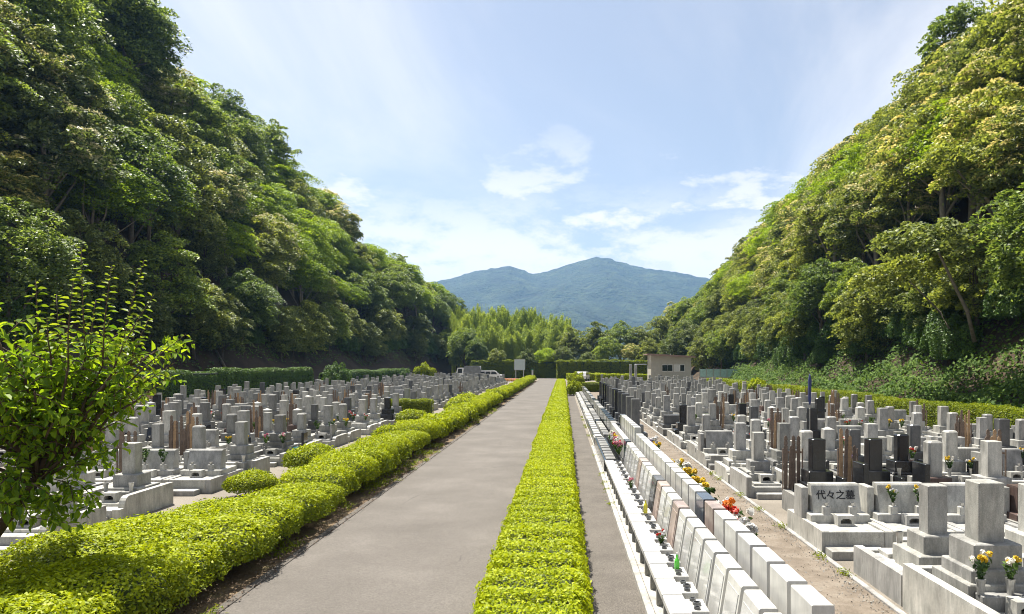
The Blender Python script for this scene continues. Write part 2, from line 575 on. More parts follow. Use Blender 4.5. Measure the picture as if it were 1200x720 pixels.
g = MB()
g.add([(-5500, -300, -.02), (5500, -300, -.02), (5500, 3700, -.02), (-5500, 3700, -.02)], [(0, 1, 2, 3)])
structure('ground', g.mesh('ground', 'ground'))
sheet('cemetery_ground', -27.6, 19.5, -12, 150, 0.0, 'gravel')
sheet('road', -4.1, -0.72, -12, END + 6, 0.008, 'asphalt')
sheet('footpath', 0.12, 0.98, -12, 92, 0.008, 'path')
sheet('hedge_bed', -6.6, -4.22, -12, END - 8, 0.006, 'soil')
sheet('hedge_bed', -0.72, 0.12, -12, END - 20, 0.006, 'soil')
sheet('aisle', 2.42, 4.06, -4, 92, 0.006, 'aisle')
sheet('cross_lane', -26, 12, END + 6, END + 12, 0.008, 'asphalt')
kb = MB().box(-4.215, -4.1, -12, END, -.05, .022, .006)
structure('road_edging', kb.mesh('road_edging', 'path'))
kb = MB().box(0.985, 1.075, -4, 25.6, -.05, .075, .01)
structure('path_kerb', kb.mesh('path_kerb', 'concrete'))
kb = MB().box(3.98, 4.055, 4, 92, -.05, .04, .01)
structure('aisle_kerb', kb.mesh('aisle_kerb', 'concrete'))
hill_mesh('hillside_left', hill_l, foot_l, -1, 4, 232, 70)
hill_mesh('hillside_right', hill_r, foot_r, 1, 4, 252, 62)

# far mountain: a ridge line with spurs
RIDGE = [(380, 352), (450, 340), (525, 326), (560, 316), (597, 311), (628, 320), (650, 314), (676, 306), (700, 300), (715, 302), (742, 311), (760, 314), (800, 320), (850, 330), (930, 345), (1020, 352)]
MD = 2700.0
rgm = np.random.default_rng(3)
xs = np.arange(-1500, 1501, 14.0)
ys = np.linspace(1350, 3500, 110)
us = xs / MD * F_PX + VPX
crest = (HZ - np.interp(us, [p[0] for p in RIDGE], [p[1] for p in RIDGE])) / F_PX * MD + 3
X, Y = np.meshgrid(xs, ys)
prof = np.where(Y < MD, np.clip((Y - 1350) / (MD - 1350), 0, 1) ** 0.8, np.clip(1 - (Y - MD) / 900, 0, 1) ** 1.2)
Z = prof * crest[None, :]
for sc_, amp in ((430, 34), (210, 22), (105, 12), (52, 6), (26, 3)):
    ph = rgm.uniform(0, 6.3, 6)
    nz = np.abs(np.sin(X / sc_ * 2.1 + 1.3 * np.sin(Y / sc_ * .9 + ph[0]) + ph[1])) + .6 * np.sin(Y / sc_ * 1.7 + X / sc_ * .8 + ph[2])
    Z -= amp * nz * np.clip(1 - np.abs(Z - prof * crest[None, :]) / 200, 0, 1) * np.clip((1 - prof) * 3.0, 0.06, 1) * np.clip(prof * 4, 0, 1)
Z += rgm.normal(0, 1.6, Z.shape) * np.clip(prof * 3, 0, 1)
b = MB()
nx = len(xs)
b.add(np.stack([X, Y, np.maximum(Z, -5)], -1).reshape(-1, 3).tolist(), [(j * nx + i, j * nx + i + 1, (j + 1) * nx + i + 1, (j + 1) * nx + i) for j in range(len(ys) - 1) for i in range(nx - 1)])
M['mountain'] = ground_mat('mountain forest', [(0.3, (0.010, 0.022, 0.012)), (0.5, (0.022, 0.042, 0.018)), (0.7, (0.05, 0.072, 0.028))], 0.012, 0.05, 0.6, bstr=1.0, bdist=22)
structure('mountain', b.mesh('mountain', 'mountain', True))

# haze: one box of air round everything
hz = MB().box(-5600, 5600, -400, 3800, -12, 420)
haze = link('haze', hz.mesh('haze'))
haze['kind'] = 'stuff'
tag(haze, 'thin blue summer haze between the cemetery and the mountain', 'haze')
hm = bpy.data.materials.new('haze')
hm.use_nodes = True
hn = hm.node_tree.nodes
hn.clear()
pv = hn.new('ShaderNodeVolumePrincipled')
pv.inputs['Color'].default_value = (0.30, 0.57, 1.0, 1)
pv.inputs['Density'].default_value = 0.00015
pv.inputs['Anisotropy'].default_value = 0.2
ho = hn.new('ShaderNodeOutputMaterial')
hm.node_tree.links.new(pv.outputs[0], ho.inputs['Volume'])
haze.data.materials.append(hm)

# ------------------------------------------------------------------ trees
def blob_clumps(rg, rx, rz, n, low=-0.55):
    d = unit(rg.normal(0, 1, (n * 3, 3)))
    d = d[d[:, 2] > low][:n]
    r = rg.uniform(0.12, 1.0, (len(d), 1)) ** 0.42 * rg.uniform(0.9, 1.14, (len(d), 1))
    return d * r * np.array([rx, rx, rz]), d


def crown(rg, rx, rz, zc, nclump, nleaf, L, W, flat=0.5, cr=0.32, low=-0.55):
    cc, dd = blob_clumps(rg, rx, rz, nclump, low)
    cs, ns, top = [], [], []
    for c in cc:
        r = rg.uniform(.6, 1.25) * rx * cr
        d = unit(rg.normal(0, 1, (nleaf, 3)) + np.array([0, 0, .75]))
        rad = rg.uniform(.35, 1.06, (nleaf, 1)) ** .5
        tilt = rg.normal(0, .22, 2)
        asp = rg.uniform(1.0, 1.75)
        yaw = rg.uniform(0, math.pi)
        p = d * rad * np.array([r * asp, r / asp ** .6, r * flat * rg.uniform(.6, 1.2)])
        p[:, :2] = p[:, :2] @ np.array([[math.cos(yaw), math.sin(yaw)], [-math.sin(yaw), math.cos(yaw)]])
        oh = c[:2] / (np.linalg.norm(c[:2]) + .3)
        p[:, 2] -= .30 * (p[:, :2] @ oh)
        p[:, 2] += p[:, 0] * tilt[0] + p[:, 1] * tilt[1] - .22 * (p[:, 0] ** 2 + p[:, 1] ** 2) / r
        cs.append(c + p)
        ns.append(unit(d * .55 + np.array([0, 0, .75])))
        top.append(d[:, 2] * rad[:, 0])
    c, n, t = np.concatenate(cs), np.concatenate(ns), np.concatenate(top)
    c[:, 2] += zc
    return c, n, t, cc + np.array([0, 0, zc])


def trunk_mesh(rg, ends, h, r0, lean=0.0, mat='bark'):
    b = MB()
    pts, rr = [], []
    k = 7
    ph = rg.uniform(0, 6)
    for i in range(k):
        t = i / (k - 1)
        pts.append((lean * t * t * h + .18 * math.sin(ph + 3 * t) * t * 2, .18 * math.cos(ph + 2.3 * t) * t * 2, -.5 + t * (h + .5)))
        rr.append(r0 * (1 - .72 * t) + (0.25 * r0 if i == 0 else 0))
    b.tube(pts, rr, 7)
    for e in ends:
        i = int(rg.integers(2, k - 1))
        s = Vector(pts[i])
        e = Vector(e)
        m = s.lerp(e, .5) + Vector((rg.normal(0, .25), rg.normal(0, .25), .35))
        b.tube([s, m, e], [rr[i] * .55, rr[i] * .33, rr[i] * .10], 5)
    return b.mesh('trunk', mat, True)


PROTO = {}


def tree_kind(kind, n, rx, rz, zc, nclump, nleaf, L, W, mat, h, r0, flat, cr, blossom=None, low=-.55, bark='bark'):
    PROTO[kind] = []
    for i in range(n):
        rg = np.random.default_rng(sum(map(ord, kind)) * 7 + i)
        f = rg.uniform(.9, 1.12)
        c, nr, t, cc = crown(rg, rx * f, rz, zc, nclump, nleaf, L, W, flat, cr, low)
        parts = []
        if blossom:
            pick = (t > .52) & (rg.random(len(t)) < blossom)
            pick &= (np.sin(c[:, 0] * 1.1 + i) + np.sin(c[:, 1] * 1.3) + rg.normal(0, .5, len(t))) > -.1
            parts.append(('blossom', np_mesh('blossom', leaves(rg, c[pick] + np.array([0, 0, .12]), nr[pick], rg.uniform(.7, 1.1, pick.sum()) * L, W * .8, .5), 4, 'blossom')))
            c, nr = c[~pick], nr[~pick]
        crn = np_mesh('crown', leaves(rg, c, nr, rg.uniform(.7, 1.25, len(c)) * L, rg.uniform(.7, 1.2, len(c)) * W, .42), 4, mat)
        o = cc[rg.permutation(len(cc))[:13]]
        PROTO[kind].append([('trunk', trunk_mesh(rg, o, h, r0, rg.normal(0, .03), bark)), ('crown', crn)] + parts)


tree_kind('evergreen_tree', 4, 3.5, 4.4, 7.4, 135, 135, .30, .155, 'evergreen', 10.0, .26, .40, .235)
tree_kind('chinquapin_tree', 4, 3.9, 3.6, 7.2, 140, 140, .29, .15, 'olive', 9.3, .28, .38, .225, blossom=.80, bark='palebark')
tree_kind('maple_tree', 3, 3.6, 3.0, 6.8, 120, 150, .23, .14, 'maple', 8.6, .2, .26, .28, bark='palebark')
tree_kind('shade_tree', 3, 3.4, 3.9, 6.2, 150, 140, .27, .14, 'olive', 9.0, .24, .48, .235, low=-.85)


def plant(kind, x, y, z, s, label, group, rz=None, cat='tree', sz=None, name=None):
    t = thing(name or kind, label, cat, (x, y, z), rnd.uniform(0, 6.28) if rz is None else rz, group, (s, s, s * (sz or 1)))
    for nm, me in rnd.choice(PROTO[kind]):
        link(nm, me, t)
    return t


def tree_kind_pick(side, u, v):
    if side == 'L':
        a = rnd.random()
        if 255 < u < 420 and 190 < v < 330 and a < .6:
            return 'maple_tree'
        if u < 130 and v > 90 and a < .5:
            return 'chinquapin_tree'
        return 'evergreen_tree' if a < .50 else ('shade_tree' if a < .72 else ('chinquapin_tree' if a < .86 else 'maple_tree'))
    a = rnd.random()
    if v > 340:
        return 'shade_tree' if a < .45 else ('evergreen_tree' if a < .85 else 'chinquapin_tree')
    return 'chinquapin_tree' if a < .66 else ('shade_tree' if a < .88 else 'maple_tree')


TREE_WORDS = {'evergreen_tree': 'dark evergreen tree', 'chinquapin_tree': 'olive tree with cream blossom', 'maple_tree': 'bright green layered maple', 'shade_tree': 'dense olive green tree'}


TN = {}


def forest(side, fn, foot, sgn, y0, y1, rows):
    for ri, (t0, step, smin, smax) in enumerate(rows):
        y = y0 + rnd.uniform(0, step)
        while y < y1:
            t = t0 + rnd.uniform(-1.1, 1.1)
            x = foot(y) + sgn * t
            z = fn(x, y)
            s = rnd.uniform(smin, smax) * (1 - .22 * sm(125, 170, y))
            u, v = VPX + x / y * F_PX, HZ - (z + 7 * s - EYE) / y * F_PX
            if -230 < u < 1430 and v > -330:
                k = tree_kind_pick(side, u, v)
                if ri == 0:
                    k, z = 'shade_tree' if rnd.random() < .7 else 'evergreen_tree', z - .9
                where = 'on the lower edge of' if ri == 0 else ('halfway up' if ri < len(rows) - 2 else 'along the top of')
                TN[(side, ri)] = TN.get((side, ri), 0) + 1
                lab = f"{TREE_WORDS[k]}, {nth(TN[(side, ri)])} back in the {nth(ri + 1)} tier of the {'left' if side == 'L' else 'right'} slope"
                plant(k, x, y, z - .2, s, lab, f"{k.replace('_', ' ')}s {where} the {'left' if side == 'L' else 'right'} slope")
            y += step * rnd.uniform(.85, 1.2) * (1 + .25 * sm(90, 160, y))


forest('L', hill_l, foot_l, -1, 18, 200, [(5.0, 4.2, .62, .92), (8.5, 4.6, .7, 1.2), (12, 5.0, .75, 1.3), (15.5, 5.2, .8, 1.3), (19, 5.4, .85, 1.35), (22.5, 5.6, .9, 1.4), (27, 6.5, .95, 1.4)])
forest('R', hill_r, foot_r, 1, 16, 190, [(5.4, 4.2, .66, .9), (9.2, 4.8, .8, 1.1), (12.5, 5.0, .9, 1.15), (15.5, 5.2, .95, 1.2), (18.5, 5.6, 1.0, 1.2)])

# trees across the end of the valley
BACK = [(668, 372, 150, 'shade_tree', 1.0), (697, 366, 148, 'shade_tree', 1.1), (728, 378, 150, 'evergreen_tree', .95), (712, 392, 141, 'evergreen_tree', .7),
                         (752, 372, 150, 'shade_tree', 1.05), (776, 360, 156, 'shade_tree', 1.2), (762, 392, 138, 'shade_tree', .75), (640, 398, 140, 'maple_tree', .6), (618, 402, 139, 'shade_tree', .55),
                         (560, 400, 142, 'evergreen_tree', .65), (583, 405, 140, 'shade_tree', .55), (600, 358, 185, 'evergreen_tree', 1.0), (640, 362, 190, 'evergreen_tree', 1.0), (545, 388, 146, 'evergreen_tree', .9),
                         (740, 399, 140, 'chinquapin_tree', .62), (790, 386, 128, 'shade_tree', .95), (806, 372, 132, 'shade_tree', 1.1), (822, 392, 112, 'shade_tree', .8), (846, 388, 108, 'evergreen_tree', .85),
                         (800, 352, 160, 'chinquapin_tree', 1.25), (660, 400, 138, 'shade_tree', .6), (688, 404, 137, 'shade_tree', .5)]
BT = sorted(q[0] for q in BACK)
for (u, vt, d, k, s) in BACK:
    p = px(u, vt, d)
    z = p.z - 10.9 * s
    plant(k, p.x, d, min(z, max(hill_r(p.x, d), 0)) if z > 0 else 0, s if z > 0 else max(p.z / 10.9, .35), f"{TREE_WORDS[k]} behind the end hedge, {nth(1 + BT.index(u))} counting from left", 'trees closing the end of the valley')

PROTO['bamboo'] = []
for i in range(4):
    rg = np.random.default_rng(70 + i)
    b = MB()
    cul = []
    for k in range(6):
        a = rg.uniform(0, 6.28)
        q = Vector((math.cos(a), math.sin(a), 0)) * rg.uniform(.2, 1.0)
        lean = Vector((rg.normal(0, .6), rg.normal(0, .6), 0))
        cul.append((q, lean))
        b.tube([q, q + lean * .25 + Vector((0, 0, 4)), q + lean * .7 + Vector((0, 0, 8)), q + lean * 1.6 + Vector((0, 0, 11.2))], [.06, .055, .04, .012], 5)
    c, nr = [], []
    for (q, lean) in cul:
        n = 1000
        t = rg.uniform(.30, 1.03, n)
        ang = rg.uniform(0, 6.28, n)
        hf = rg.uniform(.78, 1.06)
        rr = (.95 * np.sin(math.pi * np.clip((t - .22) / .84, 0, 1)) ** .8 + .06) * rg.uniform(.1, 1, n) ** .6
        arc = np.array([lean.x, lean.y]) * np.clip(t, 0, 1)[:, None] ** 2.6 * 2.2
        c.append(np.stack([q.x + arc[:, 0] + np.cos(ang) * rr, q.y + arc[:, 1] + np.sin(ang) * rr, hf * (t * 11.2 - np.clip(t - .82, 0, 1) * 5) + rg.normal(0, .28, n)], 1))
        nr.append(np.stack([np.cos(ang), np.sin(ang), np.full(n, .8)], 1))
    c, nr = np.concatenate(c), np.concatenate(nr)
    n = len(c)
    PROTO['bamboo'].append([('culms', b.mesh('culms', 'bamboo')), ('crown', np_mesh('crown', leaves(rg, c, nr, rg.uniform(.22, .5, n), .11, .6, .7), 4, 'bamboo'))])
i = 0
for row, (d, v0, v1) in enumerate([(150, 372, 392), (156, 364, 378), (163, 356, 366), (172, 352, 360)]):
    u = 533
    bi = 0
    while u < 668:
        bi += 1
        vt = rnd.uniform(v0, v1) + (10 if u > 630 else 0)
        p = px(u, vt, d)
        t = plant('bamboo', p.x, d, 0, rnd.uniform(.9, 1.15), f"feathery bamboo clump, {nth(bi)} from left in the {('front', 'second', 'third', 'rearmost')[row]} rank beyond the road", 'bamboo of the grove beyond the road', name='bamboo_clump')
        t.scale = (t.scale[0], t.scale[1], p.z / 11.6)
        u += rnd.uniform(7, 10)

# leaning trunks in the dark of the right slope
for (u0, v0, u1, v1, d, r, w) in [(1142, 382, 1100, 296, 37, .11, 'long pale tree trunk leaning left in the dark of the right slope'), (1172, 256, 1122, 200, 44, .11, 'upper pale leaning trunk near the right edge of the wood'),
                                  (1112, 368, 1066, 330, 40, .06, 'thin grey leaning trunk left of the long pale trunk')]:
    p, q = px(u0, v0, d), px(u1, v1, d - 1.5)
    p.z -= .8
    b = MB().tube([p, p.lerp(q, .35) + Vector((.25, 0, 0)), p.lerp(q, .7) + Vector((.05, 0, .1)), q], [r, r * .85, r * .7, r * .5], 8)
    c0 = Vector((p.x, p.y, p.z))
    t = thing('leaning_tree', w, 'tree', c0)
    b.v = [tuple(Vector(v) - c0) for v in b.v]
    link('trunk', b.mesh('trunk', 'greybark', True), t)
    rg = np.random.default_rng(int(u0))
    c, nr, tt, cc = crown(rg, 2.2, .9, 0, 26, 150, .25, .14, .35, .36)
    e = q - c0
    link('crown', np_mesh('crown', leaves(rg, c + np.array([e.x - .4, e.y, e.z + .5]), nr, .25, .14, .45), 4, 'olive'), t)

# undergrowth on the banks
def bank_cover(name, fn, foot, sgn, n, t0, t1, y0, y1, mat, L, label, seed, dens):
    rg = np.random.default_rng(seed)
    y = y0 + (y1 - y0) * rg.random(n) ** 1.5
    t = rg.uniform(t0, t1, n)
    keep = np.array([dens(a, b) for a, b in zip(t, y)]) > rg.random(n)
    y, t = y[keep], t[keep]
    x = np.array([foot(a) for a in y]) + sgn * t
    lump = .45 * (np.sin(x * 1.7 + y * .9) + np.sin(y * 1.3 - x * .8) + 1.2)
    z = np.array([fn(a, b) for a, b in zip(x, y)]) + np.abs(lump) * rg.uniform(.1, 1.1, len(x)) + .08
    c = np.stack([x, y, z], 1)
    nr = np.tile(np.array([-sgn * .7, -.25, .8]), (len(x), 1))
    return stuff(name, np_mesh(name, leaves(rg, c, nr, rg.uniform(.6, 1.3, len(x)) * L, L * .7, .5), 4, mat), label, 'undergrowth')


bank_cover('undergrowth', hill_r, foot_r, 1, 80000, .1, 7.5, 20, 100, 'ivy', .21, 'bright ivy and weeds covering the bank behind the right hedge', 5, lambda t, y: .95 * (1 - t / 11))
bank_cover('undergrowth', hill_l, foot_l, -1, 16000, 3.4, 8.0, 26, 150, 'hedgegreen', .22, 'dark undergrowth at the foot of the left wood', 6, lambda t, y: .25 + .6 * (math.sin(y * .35) > .2) + .3 * sm(80, 110, y))

# ------------------------------------------------------------------ hedges and shrubs
def dome_leaves(rg, n, lx, ly, h, z0, L, W, pw=3.2, rough=.05, side_lo=0.0, jit=.5):
    """Leaves over a clipped block: half sizes lx, ly, height h, starting at z0."""
    d = unit(rg.normal(0, 1, (n, 3)))
    d[:, 2] = np.abs(d[:, 2]) * 1.0
    k = (np.abs(d[:, 0]) ** pw + np.abs(d[:, 1]) ** pw + np.abs(d[:, 2]) ** pw) ** (-1 / pw)
    s = d * k[:, None]
    lump = 1 + rough * (np.sin(s[:, 0] * lx * 9 + 1) + np.sin(s[:, 1] * ly * 8 + 2) + np.sin(s[:, 2] * 5 + s[:, 0] * lx * 6))
    depth = 1 - rg.uniform(0, 1, n) ** 2.2 * .22
    p = s * (lump * depth)[:, None] * np.array([lx, ly, h])
    p[:, 2] += z0
    nr = unit(np.sign(s) * np.abs(s) ** (pw - 1) / np.array([lx, ly, h]) + np.array([0, 0, .25]))
    return p, nr


def hedge_segment(seed, half_w, h, ln, n, L, mat, rough=.05, z0=0.06):
    """A length of clipped hedge along y, open at its ends so lengths run into each other."""
    rg = np.random.default_rng(seed)
    per = half_w * 2 + h * 2
    s = rg.uniform(0, per, n)
    y = rg.uniform(-ln / 2 - .05, ln / 2 + .05, n)
    x, z, nx_, nz_ = np.empty(n), np.empty(n), np.empty(n), np.empty(n)
    a, b_, c_ = s < h, (s >= h) & (s < h + 2 * half_w), s >= h + 2 * half_w
    x[a], z[a], nx_[a], nz_[a] = -half_w, s[a], -1, .25
    x[b_], z[b_], nx_[b_], nz_[b_] = s[b_] - h - half_w, h, 0, 1
    x[c_], z[c_], nx_[c_], nz_[c_] = half_w, per - s[c_], 1, .25
    f = np.clip((z / h - .72) / .28, 0, 1) * np.clip((np.abs(x) / half_w - .7) / .3, 0, 1)
    z = z - f * h * .10
    x = x * (1 - f * .12)
    lump = rough * (np.sin(y * 2 * math.pi / ln * 2 + seed) + np.sin(y * 2 * math.pi / ln * 5 + x * 6 + seed) * .6 + rg.normal(0, .35, n))
    lump *= np.clip(np.sin(math.pi * np.clip(y / ln + .5, 0, 1)) * 1.6, 0, 1)
    lump += rg.normal(0, .35, n) * rough
    ins = rg.uniform(0, 1, n) ** 2 * .10
    p = np.stack([x + nx_ * (lump * .7 - ins), y, z0 + z + nz_ * (lump - ins * (nz_ > .5))], 1)
    nr = np.stack([nx_, np.zeros(n), nz_ + .3], 1)
    return np_mesh('foliage', leaves(rg, p, nr, rg.uniform(.6, 1.25, n) * L, rg.uniform(.8, 1.1, n) * L * .48, .62), 4, mat)


def hedge(name, label, x, y0, y1, half_w, h, ln, near, far, lod_y, coremat, bend=None, group=None):
    root = thing(name, label, 'hedge', (x, y0, 0), 0, group)
    y = y0 + ln / 2
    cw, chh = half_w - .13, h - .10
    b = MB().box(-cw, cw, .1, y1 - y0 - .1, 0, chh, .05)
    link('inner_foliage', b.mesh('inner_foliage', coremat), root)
    while y < y1:
        o = link('foliage', rnd.choice(near if y < lod_y else far), root, None, (0, y - y0, 0))
        o.rotation_euler = (0, 0, rnd.choice((0, math.pi)))
        o.scale = (rnd.uniform(.96, 1.06), 1.03, rnd.uniform(.95, 1.06))
        y += ln
    return root


near = [hedge_segment(100 + i, .60, .50, 1.5, 6200, .058, 'lime', .035) for i in range(5)]
far = [hedge_segment(110 + i, .60, .50, 3.0, 4200, .10, 'lime', .035) for i in range(4)]
road_hedge = thing('clipped_hedge', 'long low lime green hedge running between the road and the footpath', 'hedge', (-0.33, 6.2, 0))
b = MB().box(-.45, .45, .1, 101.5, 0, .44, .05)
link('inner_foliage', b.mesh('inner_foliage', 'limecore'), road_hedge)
y = 6.2
while y < 107:
    fa = y > 30
    o = link('foliage', rnd.choice(far if fa else near), road_hedge, None, (rnd.uniform(-.02, .02), y - 6.2 + (1.5 if fa else .75), 0))
    o.rotation_euler = (0, 0, rnd.choice((0, math.pi)))
    o.scale = (rnd.uniform(.97, 1.05), 1.06, rnd.uniform(.98, 1.03))
    y += 3.0 if fa else 1.5

seg = [hedge_segment(120 + i, .5, 1.15, 3.0, 9000, .085, 'azalea', .04) for i in range(4)]
segf = [hedge_segment(126 + i, .5, 1.15, 3.0, 3600, .15, 'azalea', .04) for i in range(3)]
hedge('boundary_hedge', 'waist high yellow green hedge below the ivy bank right of the graves', 16.9, 24, 84, .5, 1.15, 3.0, seg, segf, 50, 'limecore')
seg = [hedge_segment(130 + i, .7, 2.35, 4.0, 9000, .14, 'hedgegreen', .04) for i in range(4)]
hedge('boundary_hedge', 'tall dark green clipped hedge along the foot of the left wooded slope', -26.2, 30, 74, .7, 2.35, 4.0, seg, seg, 0, 'hedgecore')
segl = [hedge_segment(136 + i, .7, 1.9, 4.0, 6000, .15, 'hedgegreen', .06) for i in range(3)]
hedge('boundary_hedge', 'lower dark hedge beyond the round bush at the left edge of the graves', -25.6, 78, 120, .7, 1.9, 4.0, segl, segl, 0, 'hedgecore')
segb = [hedge_segment(140 + i, .9, 3.2, 4.0, 7000, .2, 'azalea', .10) for i in range(4)]
for (x0, x1, yy, lab, s, h) in [(-17.5, -0.4, 139, 'tall green hedge behind the parked vehicles at the end of the road', segb, 3.2), (-1.2, 19, 134, 'tall green hedge right of the gap at the end of the road', segb, 3.2)]:
    hr = hedge('end_hedge', lab, 0, 0, x1 - x0, .9, h, 4.0, s, s, 0, 'hedgecore')
    hr.location = (x0, yy, 0)
    hr.rotation_euler = (0, 0, -math.pi / 2)
segc = [hedge_segment(150 + i, .55, 1.15, 3.0, 2800, .14, 'lime', .04) for i in range(3)]
for (x0, x1, yy, lab) in [(0.6, 7.0, 121, 'low bright clipped hedge across the far end of the footpath'), (5, 13.0, 112, 'low bright clipped hedge left of the hut')]:
    hr = hedge('end_hedge', lab, 0, 0, x1 - x0, .55, 1.15, 3.0, segc, segc, 0, 'limecore')
    hr.location = (x0, yy, 0)
    hr.rotation_euler = (0, 0, -math.pi / 2)


def shrub_proto(seed, lx, ly, h, z0, n, L, mat, pw=2.6, rough=.05, nst=7):
    rg = np.random.default_rng(seed)
    p, nr = dome_leaves(rg, n, lx, ly, h, z0, L, L * .5, pw, rough)
    under = rg.random(n) < .10
    p[under, 2] = z0 + rg.uniform(-.06, .2, under.sum())
    p[under, :2] *= .85
    if mat == 'azalea':
        stick = rg.random(n) < .10
        p[stick] += nr[stick] * rg.uniform(.01, .07, (stick.sum(), 1))
        ng = (p[:, 2] > z0 + h * (.42 + .25 * rg.random(n))) & (rg.random(n) < .86)
        out = [('foliage', np_mesh('foliage', leaves(rg, p[~ng], nr[~ng], rg.uniform(.6, 1.25, (~ng).sum()) * L, L * .5, .62), 4, mat)),
               ('new_leaves', np_mesh('new_leaves', leaves(rg, p[ng], nr[ng], rg.uniform(.6, 1.25, ng.sum()) * L, L * .5, .62), 4, 'lime'))]
    else:
        out = [('foliage', np_mesh('foliage', leaves(rg, p, nr, rg.uniform(.6, 1.25, n) * L, L * .5, .62), 4, mat))]
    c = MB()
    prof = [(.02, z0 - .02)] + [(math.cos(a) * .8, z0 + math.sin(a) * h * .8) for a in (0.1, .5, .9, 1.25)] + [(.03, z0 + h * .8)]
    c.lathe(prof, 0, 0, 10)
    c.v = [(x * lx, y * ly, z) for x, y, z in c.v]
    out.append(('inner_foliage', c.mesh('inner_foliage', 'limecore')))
    st = MB()
    for k in range(nst):
        a, r = rg.uniform(0, 6.28), rg.uniform(.25, .72)
        q = Vector((math.cos(a) * r * lx, math.sin(a) * r * ly, z0 + .25))
        s = Vector((q.x * .45, q.y * .45, -.04))
        st.tube([s, s.lerp(q, .5) + Vector((rg.normal(0, .03), rg.normal(0, .03), .02)), q], [.018, .014, .009], 5)
    out.append(('stems', st.mesh('stems', 'twig')))
    return out


PROTO['az_near'] = [shrub_proto(200 + i, .72, .84, .58, .36, 9500, .060, 'azalea', 3.4, .045, 10) for i in range(5)]
PROTO['az_far'] = [shrub_proto(210 + i, .66, .84, .60, .28, 3000, .11, 'azalea', 3.4, .045, 6) for i in range(4)]
PROTO['round'] = [shrub_proto(220 + i, .62, .62, .42, .20, 5600, .060, 'azalea', 2.3, .04, 10) for i in range(2)]
PROTO['roundfar'] = [shrub_proto(224 + i, .62, .62, .42, .18, 2400, .09, 'azalea', 2.3, .04, 6) for i in range(2)]
PROTO['darkbush'] = [shrub_proto(228 + i, 1.0, 1.0, 1.6, .2, 7000, .12, 'hedgegreen', 2.0, .14, 6) for i in range(2)]
PROTO['limebush'] = [shrub_proto(232, 1.0, 1.0, 1.5, .2, 3600, .2, 'azalea', 2.0, .12, 6)]
i = 0
y = 6.6
while y < 116:
    i += 1
    s = rnd.uniform(.86, 1.14)
    az = plant('az_near' if y < 26 else 'az_far', -5.06 + rnd.uniform(-.13, .13), y, 0, s, f"{nth(i)} lime azalea shrub from the camera in the clipped hedge along the road", 'azaleas of the hedge left of the road', rz=rnd.uniform(-.3, .3) + rnd.choice((0, math.pi)), cat='shrub', name='azalea_shrub')
    az.scale[2] *= (.80 + .14 * sm(12, 20, y)) * rnd.uniform(.92, 1.08)
    y += rnd.uniform(1.12, 1.28) * (1.15 if rnd.random() < .15 else 1)
for j, (x, yy, s) in enumerate([(-6.15, 6.9, 1.05), (-6.3, 9.5, 1.08), (-5.6, 8.1, 1.0), (-6.1, 10.2, 1.05), (-5.95, 10.9, 1.0), (-5.75, 12.2, .95)]):
    plant('az_near', x, yy, 0, s, sz=.74, label=f"{nth(j + 1)} lime azalea from the camera in the short row behind the roadside hedge", group='azaleas thickening the hedge near the small tree', cat='shrub', name='azalea_shrub')
for (u, v, x, yy, s, k, w) in [(0, 0, -6.95, 16.2, .92, 'round', 'nearest round clipped azalea beside the roadside hedge, facing two wide graves'), (0, 0, -6.75, 19.6, 1.25, 'round', 'large round clipped azalea leaning into the roadside hedge'),
                               (0, 0, -6.3, 26.5, 1.15, 'roundfar', 'flattened azalea mound beside the middle of the roadside hedge'), (0, 0, -7.2, 34.5, 1.25, 'roundfar', 'azalea mound in front of the boxy green hedge'),
                               (0, 0, -5.9, 42, 1.6, 'roundfar', 'azalea mound between the boxy hedge and the road'), (0, 0, -6.1, 46, 1.7, 'roundfar', 'azalea mound just past the boxy hedge')]:
    plant(k, x, yy, 0, s, w, 'round azaleas left of the road', cat='shrub', name='round_azalea')
box_seg = [hedge_segment(160 + i, .45, .95, 2.2, 6000, .085, 'azalea', .03) for i in range(2)]
hr = hedge('box_hedge', 'short boxy clipped hedge standing among the left graves', 0, 0, 2.3, .45, .95, 2.2, box_seg, box_seg, 0, 'limecore')
hr.location, hr.rotation_euler = (-9.4, 39.5, 0), (0, 0, -math.pi / 2)
hr = hedge('box_hedge', 'low olive box hedge at the far end of the small slab graves', 0, 0, 2.6, .45, .85, 2.2, box_seg, box_seg, 0, 'limecore')
hr.location, hr.rotation_euler = (2.0, 74, 0), (0, 0, -math.pi / 2)
for (u, d, s, k, w) in [(395, 76, 1.5, 'darkbush', 'round dark bush at the end of the tall left hedge'), (497, 112, 1.6, 'limebush', 'pale green bush in front of the left wood near the truck'), (473, 110, 1.1, 'darkbush', 'small dark bush left of the pale green bush'),
                        (672, 66, .75, 'limebush', 'pale bush beside the footpath past the small slab graves'), (676, 88, 1.0, 'limebush', 'round pale shrub at the far end of the footpath'), (888, 62, .9, 'limebush', 'bright bush at the foot of the ivy bank')]:
    x = (u - VPX) / F_PX * d
    plant(k, x, d, 0, s, w, None, cat='bush', name='bush') if True else None

